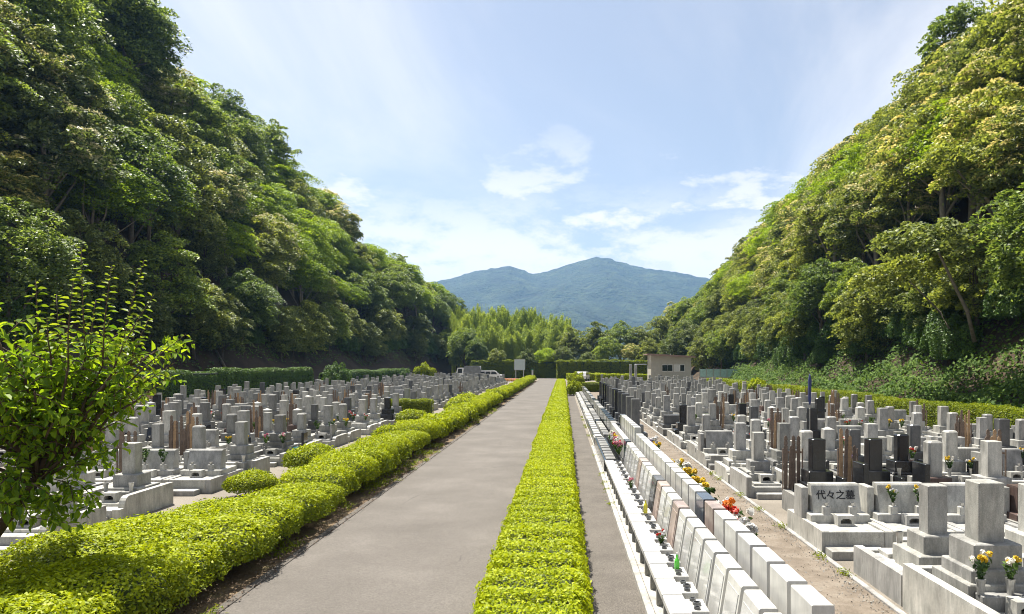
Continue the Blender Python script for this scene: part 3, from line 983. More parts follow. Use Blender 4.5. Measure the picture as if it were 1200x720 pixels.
# understory shrubs closing the foot of both woods
for side, fn, foot, sgn, t0, y0, y1 in (('left', hill_l, foot_l, -1, 5.6, 26, 170), ('right', hill_r, foot_r, 1, 4.9, 22, 150)):
    y, k = y0, 0
    while y < y1:
        k += 1
        t = t0 + rnd.uniform(-.9, 1.3)
        x = foot(y) + sgn * t
        plant('darkbush', x, y, fn(x, y) - .3, rnd.uniform(1.1, 1.9), f"shady understory shrub, {nth(k)} back along the foot of the {side} wood", f'understory of the {side} wood', cat='shrub', name='understory_shrub')
        y += rnd.uniform(1.9, 3.0) * (1 + .5 * sm(80, 150, y))
for (u, vt, x, s, k) in [(150, -18, -47, 1.35, 'evergreen_tree'), (120, -40, -50, 1.5, 'evergreen_tree'), (40, -20, -42, 1.3, 'evergreen_tree'), (1128, 14, 36, 1.0, 'evergreen_tree')]:
    d = x / ((u - VPX) / F_PX)
    p = px(u, vt, d)
    plant(k, x, d, p.z - 11.6 * s, s, f"tall {TREE_WORDS[k]} breaking the skyline {'left' if x < 0 else 'right'}, {'near the top corner' if u < 100 or u > 1000 else ('behind the tallest' if u < 150 else 'beside the open sky')}", None)

# ------------------------------------------------------------------ graves
MESH = {}


def cached(key, build):
    if key not in MESH:
        MESH[key] = build()
    return MESH[key]


def bm(name, *boxes, c=.008):
    def f():
        b = MB()
        for q in boxes:
            b.box(*q, c)
        return b.mesh(name)
    return cached((name, boxes, c), f)


def kerb_profile(style, dp, kh, fz):
    if style == 'curve':
        arc = [(.34 + .16 * -math.cos(a), fz + (kh - fz) * math.sin(a)) for a in (0, .35, .7, 1.05, 1.4, 1.57)]
        return [(0, 0), (0, fz)] + arc + [(dp, kh), (dp, 0)]
    if style == 'step':
        return [(0, 0), (0, fz), (dp * .42, fz), (dp * .42, kh), (dp, kh), (dp, 0)]
    return [(0, 0), (0, kh - .015), (.015, kh), (dp - .01, kh), (dp, kh - .01), (dp, 0)]


def kerb_mesh(x0, x1, style, dp, kh, fz):
    return cached(('kerb', x0, x1, style, dp, kh, fz), lambda: MB().prism(kerb_profile(style, dp, kh, fz), 'x', x0, x1).mesh('kerb_stone'))


def shaft_mesh(s, hs, top, z, cy_):
    def f():
        b = MB()
        h = s / 2
        if top == 'point':
            b.box(-h, h, cy_ - h, cy_ + h, z, z + hs, .006)
            b.add([(-h + .01, cy_ - h + .01, z + hs), (h - .01, cy_ - h + .01, z + hs), (h - .01, cy_ + h - .01, z + hs), (-h + .01, cy_ + h - .01, z + hs), (0, cy_, z + hs + .06 * s / .26)], [(0, 1, 4), (1, 2, 4), (2, 3, 4), (3, 0, 4)])
        elif top == 'round':
            b.box(-h, h, cy_ - h, cy_ + h, z, z + hs, .035)
        else:
            b.box(-h, h, cy_ - h, cy_ + h, z, z + hs, .010)
        return b.mesh('shaft')
    return cached(('shaft', s, hs, top, z, cy_), f)


def burner_mesh(w, d, h, x, y, z):
    def f():
        b = MB()
        t = w * .17
        arch = [(x - w / 2, z), (x - w / 2, z + h), (x + w / 2, z + h), (x + w / 2, z), (x + w / 2 - t, z), (x + w / 2 - t, z + h * .55), (x + w * .18, z + h * .72), (x - w * .18, z + h * .72), (x - w / 2 + t, z + h * .55), (x - w / 2 + t, z)]
        n = len(arch)
        vs = [(p[0], y, p[1]) for p in arch] + [(p[0], y + d * .85, p[1]) for p in arch]
        fs = [(i, (i + 1) % n, n + (i + 1) % n, n + i) for i in range(n)]
        fs += [(0, 9, 8, 1), (1, 8, 7), (1, 7, 6, 2), (2, 6, 5), (2, 5, 4, 3)]
        b.add(vs, fs)
        b.box(x - w / 2, x + w / 2, y + d * .85, y + d, z, z + h)
        b.box(x - w / 2 + t * .6, x + w / 2 - t * .6, y + .004, y + d * .85, z, z + h * .22)
        return b.mesh('incense_burner')
    return cached(('burner', w, d, h, x, y, z), f)


def vase_mesh(x, y, z, r=.045, h=.17):
    return cached(('vase', x, y, z, r, h), lambda: MB().lathe([(r * .8, z), (r * .85, z + h * .5), (r * 1.15, z + h * .94), (r * 1.15, z + h), (r * .8, z + h), (r * .78, z + h * .7)], x, y, 10).mesh('vase'))


def r3(v):
    return round(v, 3)


def shaft_spec(q, big=1.0):
    w, dp = q.get('w', 1.1), q.get('dp', 1.65)
    return dict(w=w, dp=dp, kh=q.get('kh', .38), fz=q.get('fz', .22), s=q.get('s', .25), hs=q.get('hs', .62), top=q.get('top', 'flat'), style=q.get('style', 'flat'), tiers=q.get('tiers', 2), **{k: q[k] for k in ('vo', 'vc') if k in q})


def build_shaft(root, q, pal, lod):
    """pal: (kerb material, base material, shaft material). Front faces -y, plot front edge at y = 0."""
    w, dp, kh, fz, s, hs = (q[k] for k in ('w', 'dp', 'kh', 'fz', 's', 'hs'))
    k, bs, sh = pal
    P = lambda nm, me, m: link(nm, me, root, m)
    iw = w / 2 - .005
    P('kerb_stone', kerb_mesh(r3(-iw), r3(-iw + .12), q['style'], dp, kh, fz), k)
    P('kerb_stone', kerb_mesh(r3(iw - .12), r3(iw), q['style'], dp, kh, fz), k)
    P('kerb_stone', bm('kerb_stone', (r3(-iw + .123), r3(iw - .123), r3(dp - .12), dp - .003, 0, r3(kh * .96))), k)
    P('kerb_stone', bm('kerb_stone', (r3(-iw + .123), r3(iw - .123), .004, .15, 0, r3(fz * .95))), k)
    pz = r3(fz * .86)
    P('paving', bm('paving', (r3(-iw + .123), r3(iw - .123), .153, r3(dp - .123), 0, pz)), 'pale')
    if lod == 0:
        P('step', bm('step', (r3(-w * .33), r3(w * .33), -.24, -.004, 0, r3(fz * .5))), k)
    b1, b2 = r3(s * 2.75), r3(s * 1.85)
    vo, vc = q.get('vo', b1 * .34), q.get('vc', 0.0)
    cy_ = r3(dp - .15 - b1 / 2)
    z = pz
    h1, h2 = r3(s * 1.0), r3(s * .92)
    P('lower_base', bm('lower_base', (r3(-b1 / 2), r3(b1 / 2), r3(cy_ - b1 / 2), r3(cy_ + b1 / 2), z, r3(z + h1)), c=.012), bs)
    z = r3(z + h1)
    if q['tiers'] > 2:
        b3 = r3(s * 2.25)
        P('step_base', bm('step_base', (r3(-b3 / 2), r3(b3 / 2), r3(cy_ - b3 / 2), r3(cy_ + b3 / 2), z, r3(z + .14)), c=.012), bs)
        z = r3(z + .14)
    P('middle_base', bm('middle_base', (r3(-b2 / 2), r3(b2 / 2), r3(cy_ - b2 / 2), r3(cy_ + b2 / 2), z, r3(z + h2)), c=.012), bs)
    z = r3(z + h2)
    P('shaft', shaft_mesh(s, hs, q['top'], z, cy_), sh)
    top = z + hs
    fy = r3(cy_ - b1 / 2)
    vz = r3(pz + .22)
    if lod <= 1:
        P('offering_table', bm('offering_table', (r3(-b1 * .43), r3(b1 * .43), r3(fy - .17), r3(fy - .004), pz, vz)), bs)
    if lod == 0:
        for sx in (-1, 1):
            v = P('vase', vase_mesh(r3(vc + sx * vo), r3(fy - .085), vz), 'steel' if rnd.random() < .5 else bs)
        P('offering_slab', bm('offering_slab', (r3(-w * .27), r3(w * .27), r3(fy - .50), r3(fy - .174), pz, r3(pz + .06))), k)
        ib = P('incense_burner', burner_mesh(.27, .2, .18, 0, r3(fy - .41), r3(pz + .06)), k)
        link('hearth', bm('hearth', (-.085, .085, r3(fy - .27), r3(fy - .245), r3(pz + .1), r3(pz + .19)), c=0), ib, 'burnerblack')
        if rnd.random() < .45:
            tx = r3(iw - .30)
            P('name_tablet', bm('name_tablet', (tx, r3(tx + .08), r3(dp * .30), r3(dp * .30 + .36), pz, r3(pz + .58))), rnd.choice([bs, 'black', k]))
    return top, (vo, fy - .085, vz + .15, vc)


def wide_profile(y0, dep, h, z, style):
    if style == 'slant':
        return [(y0, z), (y0 + .012, z + .03), (y0 + dep * .42, z + h - .03), (y0 + dep * .5, z + h), (y0 + dep, z + h), (y0 + dep, z)]
    return [(y0, z), (y0, z + h - .02), (y0 + .02, z + h), (y0 + dep - .02, z + h), (y0 + dep, z + h - .02), (y0 + dep, z)]


def build_wide(root, q, pal, lod):
    w, dp, kh, fz = (q[k] for k in ('w', 'dp', 'kh', 'fz'))
    k, bs, sh = pal
    P = lambda nm, me, m: link(nm, me, root, m)
    iw = w / 2 - .005
    P('kerb_stone', kerb_mesh(r3(-iw), r3(-iw + .12), q['style'], dp, kh, fz), k)
    P('kerb_stone', kerb_mesh(r3(iw - .12), r3(iw), q['style'], dp, kh, fz), k)
    P('kerb_stone', bm('kerb_stone', (r3(-iw + .123), r3(iw - .123), r3(dp - .12), dp - .003, 0, r3(kh * .96))), k)
    P('kerb_stone', bm('kerb_stone', (r3(-iw + .123), r3(iw - .123), .004, .16, 0, r3(kh * .97))), k)
    pz = r3(kh * .93)
    P('paving', bm('paving', (r3(-iw + .123), r3(iw - .123), .163, r3(dp - .123), 0, pz)), 'pale')
    y0 = r3(dp * .46)
    bz = r3(pz + .14)
    P('lower_base', bm('lower_base', (r3(-w * .44), r3(w * .44), r3(y0 - .12), r3(dp - .16), pz, bz), c=.012), bs)
    sw, shh = r3(w * .36), q.get('sh', .46)
    P('headstone', cached(('head', sw, shh, y0, dp, bz, q.get('face')), lambda: MB().prism(wide_profile(y0 + .02, .30, shh, bz, q.get('face', 'slant')), 'x', -sw, sw).mesh('headstone')), sh)
    if lod <= 1:
        P('incense_burner', burner_mesh(.27, .2, .17, 0, r3(y0 - .36), pz), k)
    if lod == 0:
        P('step', bm('step', (r3(-w * .46), r3(w * .30), -.34, -.004, 0, r3(kh * .36))), k)
        for sx in (-1, 1):
            vb = P('vase_block', bm('vase_block', (r3(sx * .22 - .06), r3(sx * .22 + .06), r3(y0 - .112), r3(y0 - .01), bz, r3(bz + .13))), bs)
            link('vase', vase_mesh(r3(sx * .22), r3(y0 - .06), r3(bz + .13), .035, .06), vb, 'steel')
        P('side_post', bm('side_post', (r3(-w / 2 + .005), r3(-w / 2 + .12), r3(dp * .55), r3(dp * .55 + .4), kh + .002, r3(kh + .52))), k)
    return bz + shh, (.22, y0 - .06, bz + .19, 0.0)


def joined_shaft(q):
    """One small far grave as a single mesh."""
    w, dp, kh, s, hs = (q[k] for k in ('w', 'dp', 'kh', 's', 'hs'))
    b = MB()
    iw = w / 2 - .005
    b.box(-iw, iw, 0, dp, 0, kh * .6)
    b.box(-iw, -iw + .12, .1, dp, kh * .6, kh)
    b.box(iw - .12, iw, .1, dp, kh * .6, kh)
    b1, b2 = s * 2.6, s * 1.8
    cy_ = dp - .15 - b1 / 2
    z = kh * .6
    b.box(-b1 / 2, b1 / 2, cy_ - b1 / 2, cy_ + b1 / 2, z, z + s)
    b.box(-b1 * .36, b1 * .36, cy_ - b1 / 2 - .18, cy_ - b1 / 2 - .003, z, z + .24)
    b.box(-.13, .13, cy_ - b1 / 2 - .42, cy_ - b1 / 2 - .22, z, z + .2)
    z += s
    b.box(-b2 / 2, b2 / 2, cy_ - b2 / 2, cy_ + b2 / 2, z, z + s * .9)
    z += s * .9
    b.box(-s / 2, s / 2, cy_ - s / 2, cy_ + s / 2, z, z + hs, .01)
    return b


def joined_wide(q):
    w, dp, kh = q['w'], q['dp'], q['kh']
    b = MB()
    iw = w / 2 - .005
    b.box(-iw, iw, 0, dp, 0, kh * .9)
    b.box(-iw + .1, iw - .1, dp * .35, dp - .12, kh * .9, kh * .9 + .16)
    b.prism(wide_profile(dp * .48, .28, .46, kh * .9 + .16, 'slant'), 'x', -w * .37, w * .37)
    b.box(-.13, .13, dp * .15, dp * .3, kh * .9, kh * .9 + .18)
    return b


# flowers: bouquet kinds
def bouquet(seed, cols, r=.10, h=.26, nb=9, size=.045):
    rg = np.random.default_rng(seed)
    n = 70
    t = rg.uniform(.05, 1, n)
    a = rg.uniform(0, 6.28, n)
    c = np.stack([np.cos(a) * r * t * .9, np.sin(a) * r * t * .9, t * h * .85], 1)
    parts = [('leaves', np_mesh('leaves', leaves(rg, c, np.stack([np.cos(a), np.sin(a), .5 + 0 * a], 1), .085, .03, .5), 4, 'stemgreen'))]
    for ci, col in enumerate(cols):
        q = []
        for k in range(max(2, nb // len(cols))):
            a, rr = rg.uniform(0, 6.28), r * rg.uniform(.1, 1) ** .6
            o = np.array([math.cos(a) * rr, math.sin(a) * rr, h * rg.uniform(.72, 1.08)])
            d = unit(rg.normal(0, 1, (16, 3)) + np.array([0, 0, .5]))
            q.append(leaves(rg, o + d * size * .5, d, size * 1.1, size * .8, .3))
        parts.append(('blossoms', np_mesh('blossoms', np.concatenate(q), 4, col)))
    return parts


BQ = {'yellow and white': [bouquet(s, ('yellow', 'petalwhite')) for s in (1, 2, 3)], 'yellow': [bouquet(s, ('yellow', 'yellow')) for s in (4, 5)], 'white': [bouquet(6, ('petalwhite',)), bouquet(7, ('petalwhite',))],
      'red and white': [bouquet(8, ('red', 'petalwhite')), bouquet(9, ('red', 'petalwhite'))], 'pink': [bouquet(10, ('rose', 'petalwhite')), bouquet(11, ('rose',))], 'orange and red': [bouquet(12, ('orange', 'red'))],
      'violet and yellow': [bouquet(13, ('violet', 'yellow'))], 'green': [bouquet(14, ('stemgreen',))]}


def flowers(kind, loc, label, s=1.0, group='bouquets on the graves'):
    t = thing('flower_bouquet', label, 'flowers', loc, rnd.uniform(0, 6.28), group, s)
    for nm, me in rnd.choice(BQ[kind]):
        link(nm, me, t)
    return t


def plank_mesh(h, w):
    def f():
        b = MB()
        hw = w / 2
        prof = [(-hw, 0), (-hw, h - .22), (-hw * .7, h - .2), (-hw, h - .18), (-hw, h - .13), (-hw * .7, h - .11), (-hw, h - .09), (-hw * .8, h - .03), (0, h), (hw * .8, h - .03), (hw, h - .09), (hw * .7, h - .11), (hw, h - .13), (hw, h - .18), (hw * .7, h - .2), (hw, h - .22), (hw, 0)]
        b.prism(prof[::-1], 'y', -.006, .006)
        return b.mesh('plank')
    return cached(('plank', h, w), f)


def sotoba(x, y, z, n, label, new=.3, h0=1.12):
    t = thing('memorial_plank_rack', label, 'plank rack', (x, y, z), 0, 'racks of wooden memorial planks')
    wid = .085 * min(n, 5) + .06
    fr = MB()
    for sx in (-1, 1):
        fr.box(sx * wid / 2 - .012, sx * wid / 2 + .012, -.012, .012, 0, .85)
    fr.box(-wid / 2, wid / 2, .022, .03, .75, .79)
    link('rack', fr.mesh('rack', 'oldwood'), t)
    for i in range(n):
        o = link('plank', plank_mesh(rnd.choice((h0 - .2, h0, h0 + .15)), .075), t, 'newwood' if rnd.random() < new else 'oldwood')
        o.location = (-wid / 2 + .06 + .085 * (i % 5), .0 - .022 * (i // 5) + rnd.uniform(-.003, .003), 0)
        o.rotation_euler = (rnd.uniform(-.01, .02), rnd.uniform(-.035, .035), 0)


PALS = [(('grey', 'grey', 'grey'), 'grey'), (('pale', 'grey', 'grey'), 'grey'), (('grey', 'pale', 'pale'), 'pale grey'), (('pale', 'pale', 'pale'), 'pale grey'), (('grey', 'mid', 'mid'), 'dark grey'), (('pale', 'mid', 'grey'), 'grey'),
        (('grey', 'black', 'black'), 'black'), (('mid', 'dark', 'dark'), 'charcoal'), (('grey', 'brown', 'grey'), 'grey and brown')]
PALW = [26, 22, 16, 12, 10, 8, 4, 5, 2]
WORDS = {0: 'plain', 1: 'slim', 2: 'stout'}
count = {'shaft_grave': 0, 'wide_grave': 0}
VARIANTS = []
for i in range(9):
    VARIANTS.append(shaft_spec(dict(w=rnd.choice((1.05, 1.12)), dp=1.62, kh=rnd.choice((.3, .36, .42)), fz=rnd.choice((.2, .24)), s=rnd.choice((.22, .25, .27)), hs=rnd.choice((.54, .62, .70)), top=rnd.choice(('flat', 'flat', 'flat', 'round', 'point')), style=rnd.choice(('flat', 'curve', 'step')), tiers=rnd.choice((2, 2, 3)))))
WVAR = [dict(w=1.1, dp=1.62, kh=.32, fz=.22, style='flat', sh=.46, face='slant'), dict(w=1.1, dp=1.62, kh=.28, fz=.2, style='flat', sh=.40, face='flat'), dict(w=1.1, dp=1.62, kh=.36, fz=.22, style='curve', sh=.50, face='slant')]
FAR = {'s': MB(), 'w': MB(), 'b': MB()}
CUT, CUTW = 45, 80                                  # beyond these the graves merge into one distant mass


def grave(x, y, side, row, col, kind=None, q=None, pal=None, palname=None, lod=None, flower=None, plank=None, back=False, label=None):
    kind = kind or ('wide' if rnd.random() < .17 else 'shaft')
    if pal is None:
        pal, palname = rnd.choices(PALS, PALW)[0]
    if kind == 'wide' and palname == 'grey and brown':
        pal, palname = PALS[0]
    q = q or rnd.choice(VARIANTS if kind == 'shaft' else WVAR)
    name = kind + '_grave'
    if lod is None:
        lod = 0 if y < 26 else (1 if y < 37 else 2)
    landmark = 'brown aisle' if side == 'R' else 'roadside hedge'
    base = f"{palname} {'upright shaft' if kind == 'shaft' else 'low wide'} grave"
    lab = label or f"{base}, {nth(col + 1)} plot from the {landmark}, {nth(row + 1)} row"
    grp = f"{kind} graves {'right' if side == 'R' else 'left'} of the road"
    dy = rnd.uniform(-.03, .03)
    if lod >= 2:
        if y > (CUT if kind == 'shaft' else CUTW):
            j = joined_shaft(q) if kind == 'shaft' else joined_wide(q)
            tgt = FAR['b' if palname in ('black', 'charcoal') else 's']
            hs_ = rnd.uniform(.88, 1.15)
            tgt.add([(vx + x, vy + y + dy, vz * hs_) for vx, vy, vz in j.v], j.f)
            return None, q['kh'] * .6 + .3
        count[name] += 1
        key = (kind, id(q))
        me = cached(key, lambda: (joined_shaft(q) if kind == 'shaft' else joined_wide(q)).mesh(name))
        o = link(name, me, None, pal[2], (x, y + dy, 0))
        o.scale = (1, 1, rnd.uniform(.9, 1.12))
        tag(o, lab, 'grave', grp)
        return o, .8
    count[name] += 1
    t = thing(name, lab, 'grave', (x, y + dy, 0), 0, grp)
    if kind == 'shaft':
        top, (vx, vy, vz, vc) = build_shaft(t, q, pal, lod)
    else:
        top, (vx, vy, vz, vc) = build_wide(t, q, pal, lod)
    if back:
        t.rotation_euler = (0, 0, math.pi)
        t.location = (x, y + q['dp'], 0)
    elif flower:
        for sx in (-1, 1):
            flowers(flower, (x + vc + sx * vx, y + dy + vy, vz), f"{flower} bouquet, {'left' if sx < 0 else 'right'} vase, {nth(col + 1)} grave from {landmark}, {nth(row + 1)} row", rnd.uniform(.9, 1.15))
    if plank:
        sotoba(x + rnd.choice((-.34, .34)), y + q['dp'] - .06, q['kh'] * .96 * (1), plank, f"wooden memorial planks behind the {nth(col + 1)} grave from the {landmark}, {nth(row + 1)} row", .35)
    return t, top


BL = (('grey', 'black', 'black'), 'black')
GR = (('pale', 'grey', 'grey'), 'grey')
PA = (('pale', 'pale', 'pale'), 'pale grey')
# right side, front rows placed one by one
grave(4.80, 6.55, 'R', 0, 0, 'shaft', shaft_spec(dict(w=1.36, dp=2.28, kh=.56, fz=.34, s=.29, hs=.66, style='curve', tiers=3, vo=.16, vc=-.16)), *GR, lod=0, flower='yellow and white', label='large grey shaft grave with curved kerbs, nearest of all on the right')
grave(4.80, 8.92, 'R', 1, 0, 'shaft', shaft_spec(dict(w=1.30, dp=1.46, kh=.39, fz=.37, s=.25, hs=.62, style='flat')), *GR, lod=0, back=True, label='grey shaft grave turned away, directly behind the nearest large grave')
grave(6.10, 8.92, 'R', 1, 1, 'shaft', shaft_spec(dict(w=1.2, dp=1.46, kh=.39, fz=.37, s=.25, hs=.62, style='flat')), *PA, lod=0, back=True, label='pale shaft grave cut by the right edge beside the nearest graves')
wq = dict(w=1.12, dp=1.75, kh=.36, fz=.22, style='flat', sh=.47, face='slant')
w1, _ = grave(4.60, 11.35, 'R', 2, 0, 'wide', wq, *PA, lod=0, label='pale wide grave lettered in black brush characters beside the brown aisle')
grave(5.73, 11.35, 'R', 2, 1, 'wide', wq, *PA, lod=0, flower='yellow and white', label='pale wide grave with two yellow and white bouquets before its stone')
w3, _ = grave(6.86, 11.35, 'R', 2, 2, 'wide', wq, *PA, lod=0, label='pale wide grave with one black character showing between two shafts')
w4, _ = grave(8.02, 11.35, 'R', 2, 3, 'wide', dict(wq, sh=.44, face='flat'), ('grey', 'brown', 'brown'), 'brown', lod=0, label='brown polished wide grave at the right edge of the picture')


def lettering(root, body, size, x, y, z, mat, tilt=0.0):
    cu = bpy.data.curves.new('lettering', 'FONT')
    cu.body, cu.size, cu.extrude, cu.offset = body, size, .004, .0018
    cu.align_x, cu.align_y = 'CENTER', 'CENTER'
    o = bpy.data.objects.new('lettering', cu)
    COL.objects.link(o)
    bpy.context.view_layer.update()
    me = bpy.data.meshes.new_from_object(o.evaluated_get(bpy.context.evaluated_depsgraph_get()))
    bpy.data.objects.remove(o)
    me.materials.clear()
    me.materials.append(M[mat])
    t = link('lettering', me, root, None, (x, y, z))
    t.rotation_euler = (R(90) - tilt, 0, 0)


bz = r3(r3(.36 * .93) + .14)
wy0 = r3(1.75 * .46) + .02
sl = math.atan2(.30 * .42 - .012, .47 - .06)
for root, body, size, dx in ((w1, '代々之墓', .165, 0), (w3, '心', .2, .05)):
    zz = .28
    lettering(root, body, size, dx, wy0 + .012 + (zz - .03) * math.tan(sl) - .004, bz + zz, 'ink', sl)
lettering(w4, '杏字', .17, 0, wy0 - .005, bz + .28, 'paleink')

blackq = shaft_spec(dict(w=1.1, dp=1.7, kh=.40, fz=.26, s=.26, hs=.62, tiers=3))
for c, (xx, pal, pn, kk, pl) in enumerate([(5.05, BL[0], 'black', 'shaft', 4), (6.18, BL[0], 'black', 'shaft', 4), (7.35, ('grey', 'brown', 'grey'), 'grey and brown', 'shaft', 0), (8.5, *PA, 'shaft', 9), (9.62, *GR, 'shaft', 0)]):
    qq = blackq if c < 2 else shaft_spec(dict(w=1.1, dp=1.7, kh=.38, fz=.24, s=.28, hs=.70, top='round' if c == 2 else 'flat', tiers=2))
    t, top = grave(xx, 13.25, 'R', 3, c, kk, qq, pal, pn, lod=0, plank=pl)
for xx, yy in ((5.62, 13.7), (6.76, 13.7)):
    t = thing('name_tablet', 'black name tablet standing ' + ('between the two black shaft graves' if xx < 6 else 'right of the second black shaft grave'), 'tablet', (xx, yy, .39))
    link('slab', bm('tablet_slab', (-.05, .05, -.25, .25, .06, .72)), t, 'black')
    link('foot', bm('tablet_foot', (-.09, .09, -.28, .28, 0, .06)), t, 'mid')

# the remaining right rows: pairs of plots with an aisle before each pair
def plot_rows(side, first, last, pitch, cols, row0):
    y, r = first, row0
    FL = ['yellow', 'white', 'pink', 'red and white', 'yellow and white', 'green', 'violet and yellow']
    while y < last:
        for off in (0, 1.72):
            for c, x in enumerate(cols, 1 if side == 'R' else 0):
                if not in_view(x, y + off, .8, 30):
                    continue
                if rnd.random() < .05 and y > 24:
                    continue
                fl = rnd.choice(FL) if (rnd.random() < .30 and y < 34) else None
                pk = rnd.choice((0, 0, 0, 4, 6, 8)) if (y < 60 and rnd.random() < (.26 if y < 40 else .14)) else 0
                t, top = grave(x + rnd.uniform(-.02, .02), y + off, side, r, c, flower=fl, plank=pk if y < 37 else None)
                if pk and y >= 37:
                    sotoba(x + .3, y + off + 1.56, .2, pk, f"distant memorial planks behind the {nth(c + 1)} grave, {nth(r + 1)} row {'right' if side == 'R' else 'left'} of road", .3)
            r += 1
        y += pitch


RC = [4.62 + 1.135 * k for k in range(10)]
LC = [-8.6 - 1.135 * k for k in range(14)]
grave(4.62, 16.1, 'R', 4, 0, 'shaft', shaft_spec(dict(w=1.12, dp=1.62, kh=.46, fz=.24, s=.25, hs=.66)), *GR, lod=0)
plot_rows('R', 16.1, 86, 4.5, RC[1:], 4)
# aisle column of the right side, one plot per pair and with taller kerbs
rr = 6
for y in np.arange(20.6, 86, 4.5):
    grave(4.62, float(y), 'R', rr, 0, rnd.choice(('shaft', 'shaft', 'wide')), lod=None)
    grave(4.62, float(y) + 1.72, 'R', rr + 1, 0, 'shaft', lod=None)
    rr += 2
grave(4.62, 17.85, 'R', 5, 0, 'shaft', VARIANTS[0], *PA, lod=0)

# left side
lq = shaft_spec(dict(w=1.14, dp=1.9, kh=.46, fz=.25, s=.27, hs=.62, style='curve', tiers=2))
grave(-8.75, 11.3, 'L', 0, 0, 'shaft', shaft_spec(dict(w=1.14, dp=1.7, kh=.44, fz=.3, s=.25, hs=.5, style='curve')), *PA, lod=0, label='pale grave at the left edge, mostly hidden under the small tree')
grave(-8.85, 13.5, 'L', 1, 0, 'shaft', lq, *GR, lod=0, plank=5, label='grey shaft grave with curved kerbs and planks beside the small leafy tree')
grave(-10.0, 13.5, 'L', 1, 1, 'shaft', lq, *PA, lod=0)
for c in range(4):
    grave(-8.62 - 1.135 * c, 16.6, 'L', 2, c, 'wide', WVAR[0], *PA, lod=0, flower='green' if c == 1 else None)
for c in range(5):
    grave(-8.62 - 1.135 * c, 18.32, 'L', 3, c, 'shaft', None, *rnd.choice((GR, PA, GR)), lod=0, plank=(0, 6, 7, 0, 7)[c])
plot_rows('L', 21.0, 104, 4.5, LC, 4)
for kk, nm in (('s', 'far'), ('b', 'dark')):
    if FAR[kk].f:
        stuff('distant_graves', FAR[kk].mesh('distant_graves', nm), 'distant ' + ('dark' if kk == 'b' else 'grey') + ' gravestones merging together at the far end of the cemetery', 'graves')
print('GRAVES', count, 'far islands', len(FAR['s'].f) // 6)

# ------------------------------------------------------------------ small slab graves in a double row by the footpath
PITCH = 0.62
BASE = .075


def slab_base(y0, y1, x0=1.08, x1=2.40):
    b = MB().box(x0, x1, y0, y1, -.05, BASE, .01)
    return structure('slab_grave_plinth', b.mesh('slab_grave_plinth', 'concrete'))


slab_base(5.2, 19.3)
slab_base(19.42, 25.4)
slab_base(25.6, 66, 1.08, 2.36)


def ring_mesh(r, h):
    return cached(('ring', r, h), lambda: MB().lathe([(r, 0), (r, h), (r * .72, h), (r * .70, h * .3), (.001, h * .3)], 0, 0, 10).mesh('incense_cup'))


def slab_unit(y, idx, mats, word):
    bench, shelf, slab = mats
    t = thing('slab_grave', f"{word} small leaning slab grave, {nth(idx)} from the camera in the row by the footpath", 'grave', (1.08, y, BASE), 0, 'small slab graves facing the footpath')
    p = PITCH - .012
    g_ = PITCH - .10
    link('bench', bm('bench', (.02, .25, 0, p - .022, .28, .345)), t, bench)
    for yy in (0.0, ):
        link('bench_leg', bm('bench_leg', (.045, .20, yy + .004, yy + .10, 0, .279)), t, 'grey')
    link('offering_shelf', bm('offering_shelf', (.255, .45, .10, p - .10, 0, .33)), t, shelf)
    for (xx, yy, r) in ((.33, .17, .035), (.35, .31, .045), (.33, .44, .035)):
        o = link('incense_cup', ring_mesh(r, .03), t, 'dark')
        o.location = (xx, yy, .331)
    me = cached('leanslab', lambda: MB().prism([(.47, 0), (.48, .05), (.60, .80), (.615, .815), (.755, .815), (.765, .80), (.765, 0)], 'y', 0, g_).mesh('slab'))
    link('slab', me, t, slab)
    me = cached('slabpanel', lambda: MB().prism([(.4845, .12), (.5805, .72), (.60, .72), (.50, .12)], 'y', .05, g_ - .05).mesh('face_panel'))
    link('face_panel', me, t, {'white': 'polished', 'pink': 'pink', 'dark': 'black'}[slab])
    return t


def back_unit(y, idx, mat, word, h=1.05):
    t = thing('back_slab_grave', f"{word} upright slab grave, {nth(idx)} from the camera beside the aisle", 'grave', (1.92, y, BASE), 0, 'upright slab graves facing the brown aisle')
    p = PITCH - .10
    link('slab', cached(('backslab', h), lambda: MB().prism([(0, 0), (0, h - .008), (.008, h), (.165, h), (.175, h - .008), (.21, .05), (.21, 0)], 'y', 0, p).mesh('slab')), t, mat)
    link('offering_shelf', bm('offering_shelf', (.215, .42, .08, p - .08, 0, .30)), t, 'white')
    return t


SL = {8: ('white', 'white', 'pink'), 11: ('white', 'white', 'pink'), 12: ('white', 'white', 'dark'), 16: ('white', 'white', 'pink'), 3: ('white', 'white', 'white')}
SW = {8: 'pinkish', 11: 'pinkish brown', 12: 'dark framed', 16: 'pinkish'}
N1 = 22
for i in range(N1):
    y = 5.6 + i * PITCH
    if in_view(1.5, y, .9, 30):
        slab_unit(y, i + 1, SL.get(i, ('white', 'white', 'white')), SW.get(i, 'white'))
        back_unit(y, i + 1, {7: 'navy', 6: 'pink'}.get(i, 'white'), {7: 'blue black polished', 6: 'pinkish'}.get(i, 'white'))
FLS = [(1.92 + .33, 9.2, 'red and white'), (2.25, 9.75, 'orange and red'), (2.25, 8.9, 'white'), (2.25, 10.4, 'white'), (2.25, 11.1, 'green'), (2.25, 11.7, 'yellow and white'), (2.25, 13.0, 'yellow'), (2.25, 13.7, 'white'), (2.25, 14.3, 'yellow'), (2.25, 17.9, 'violet and yellow'), (2.25, 18.6, 'white'),
       (2.25, 12.2, 'yellow')]
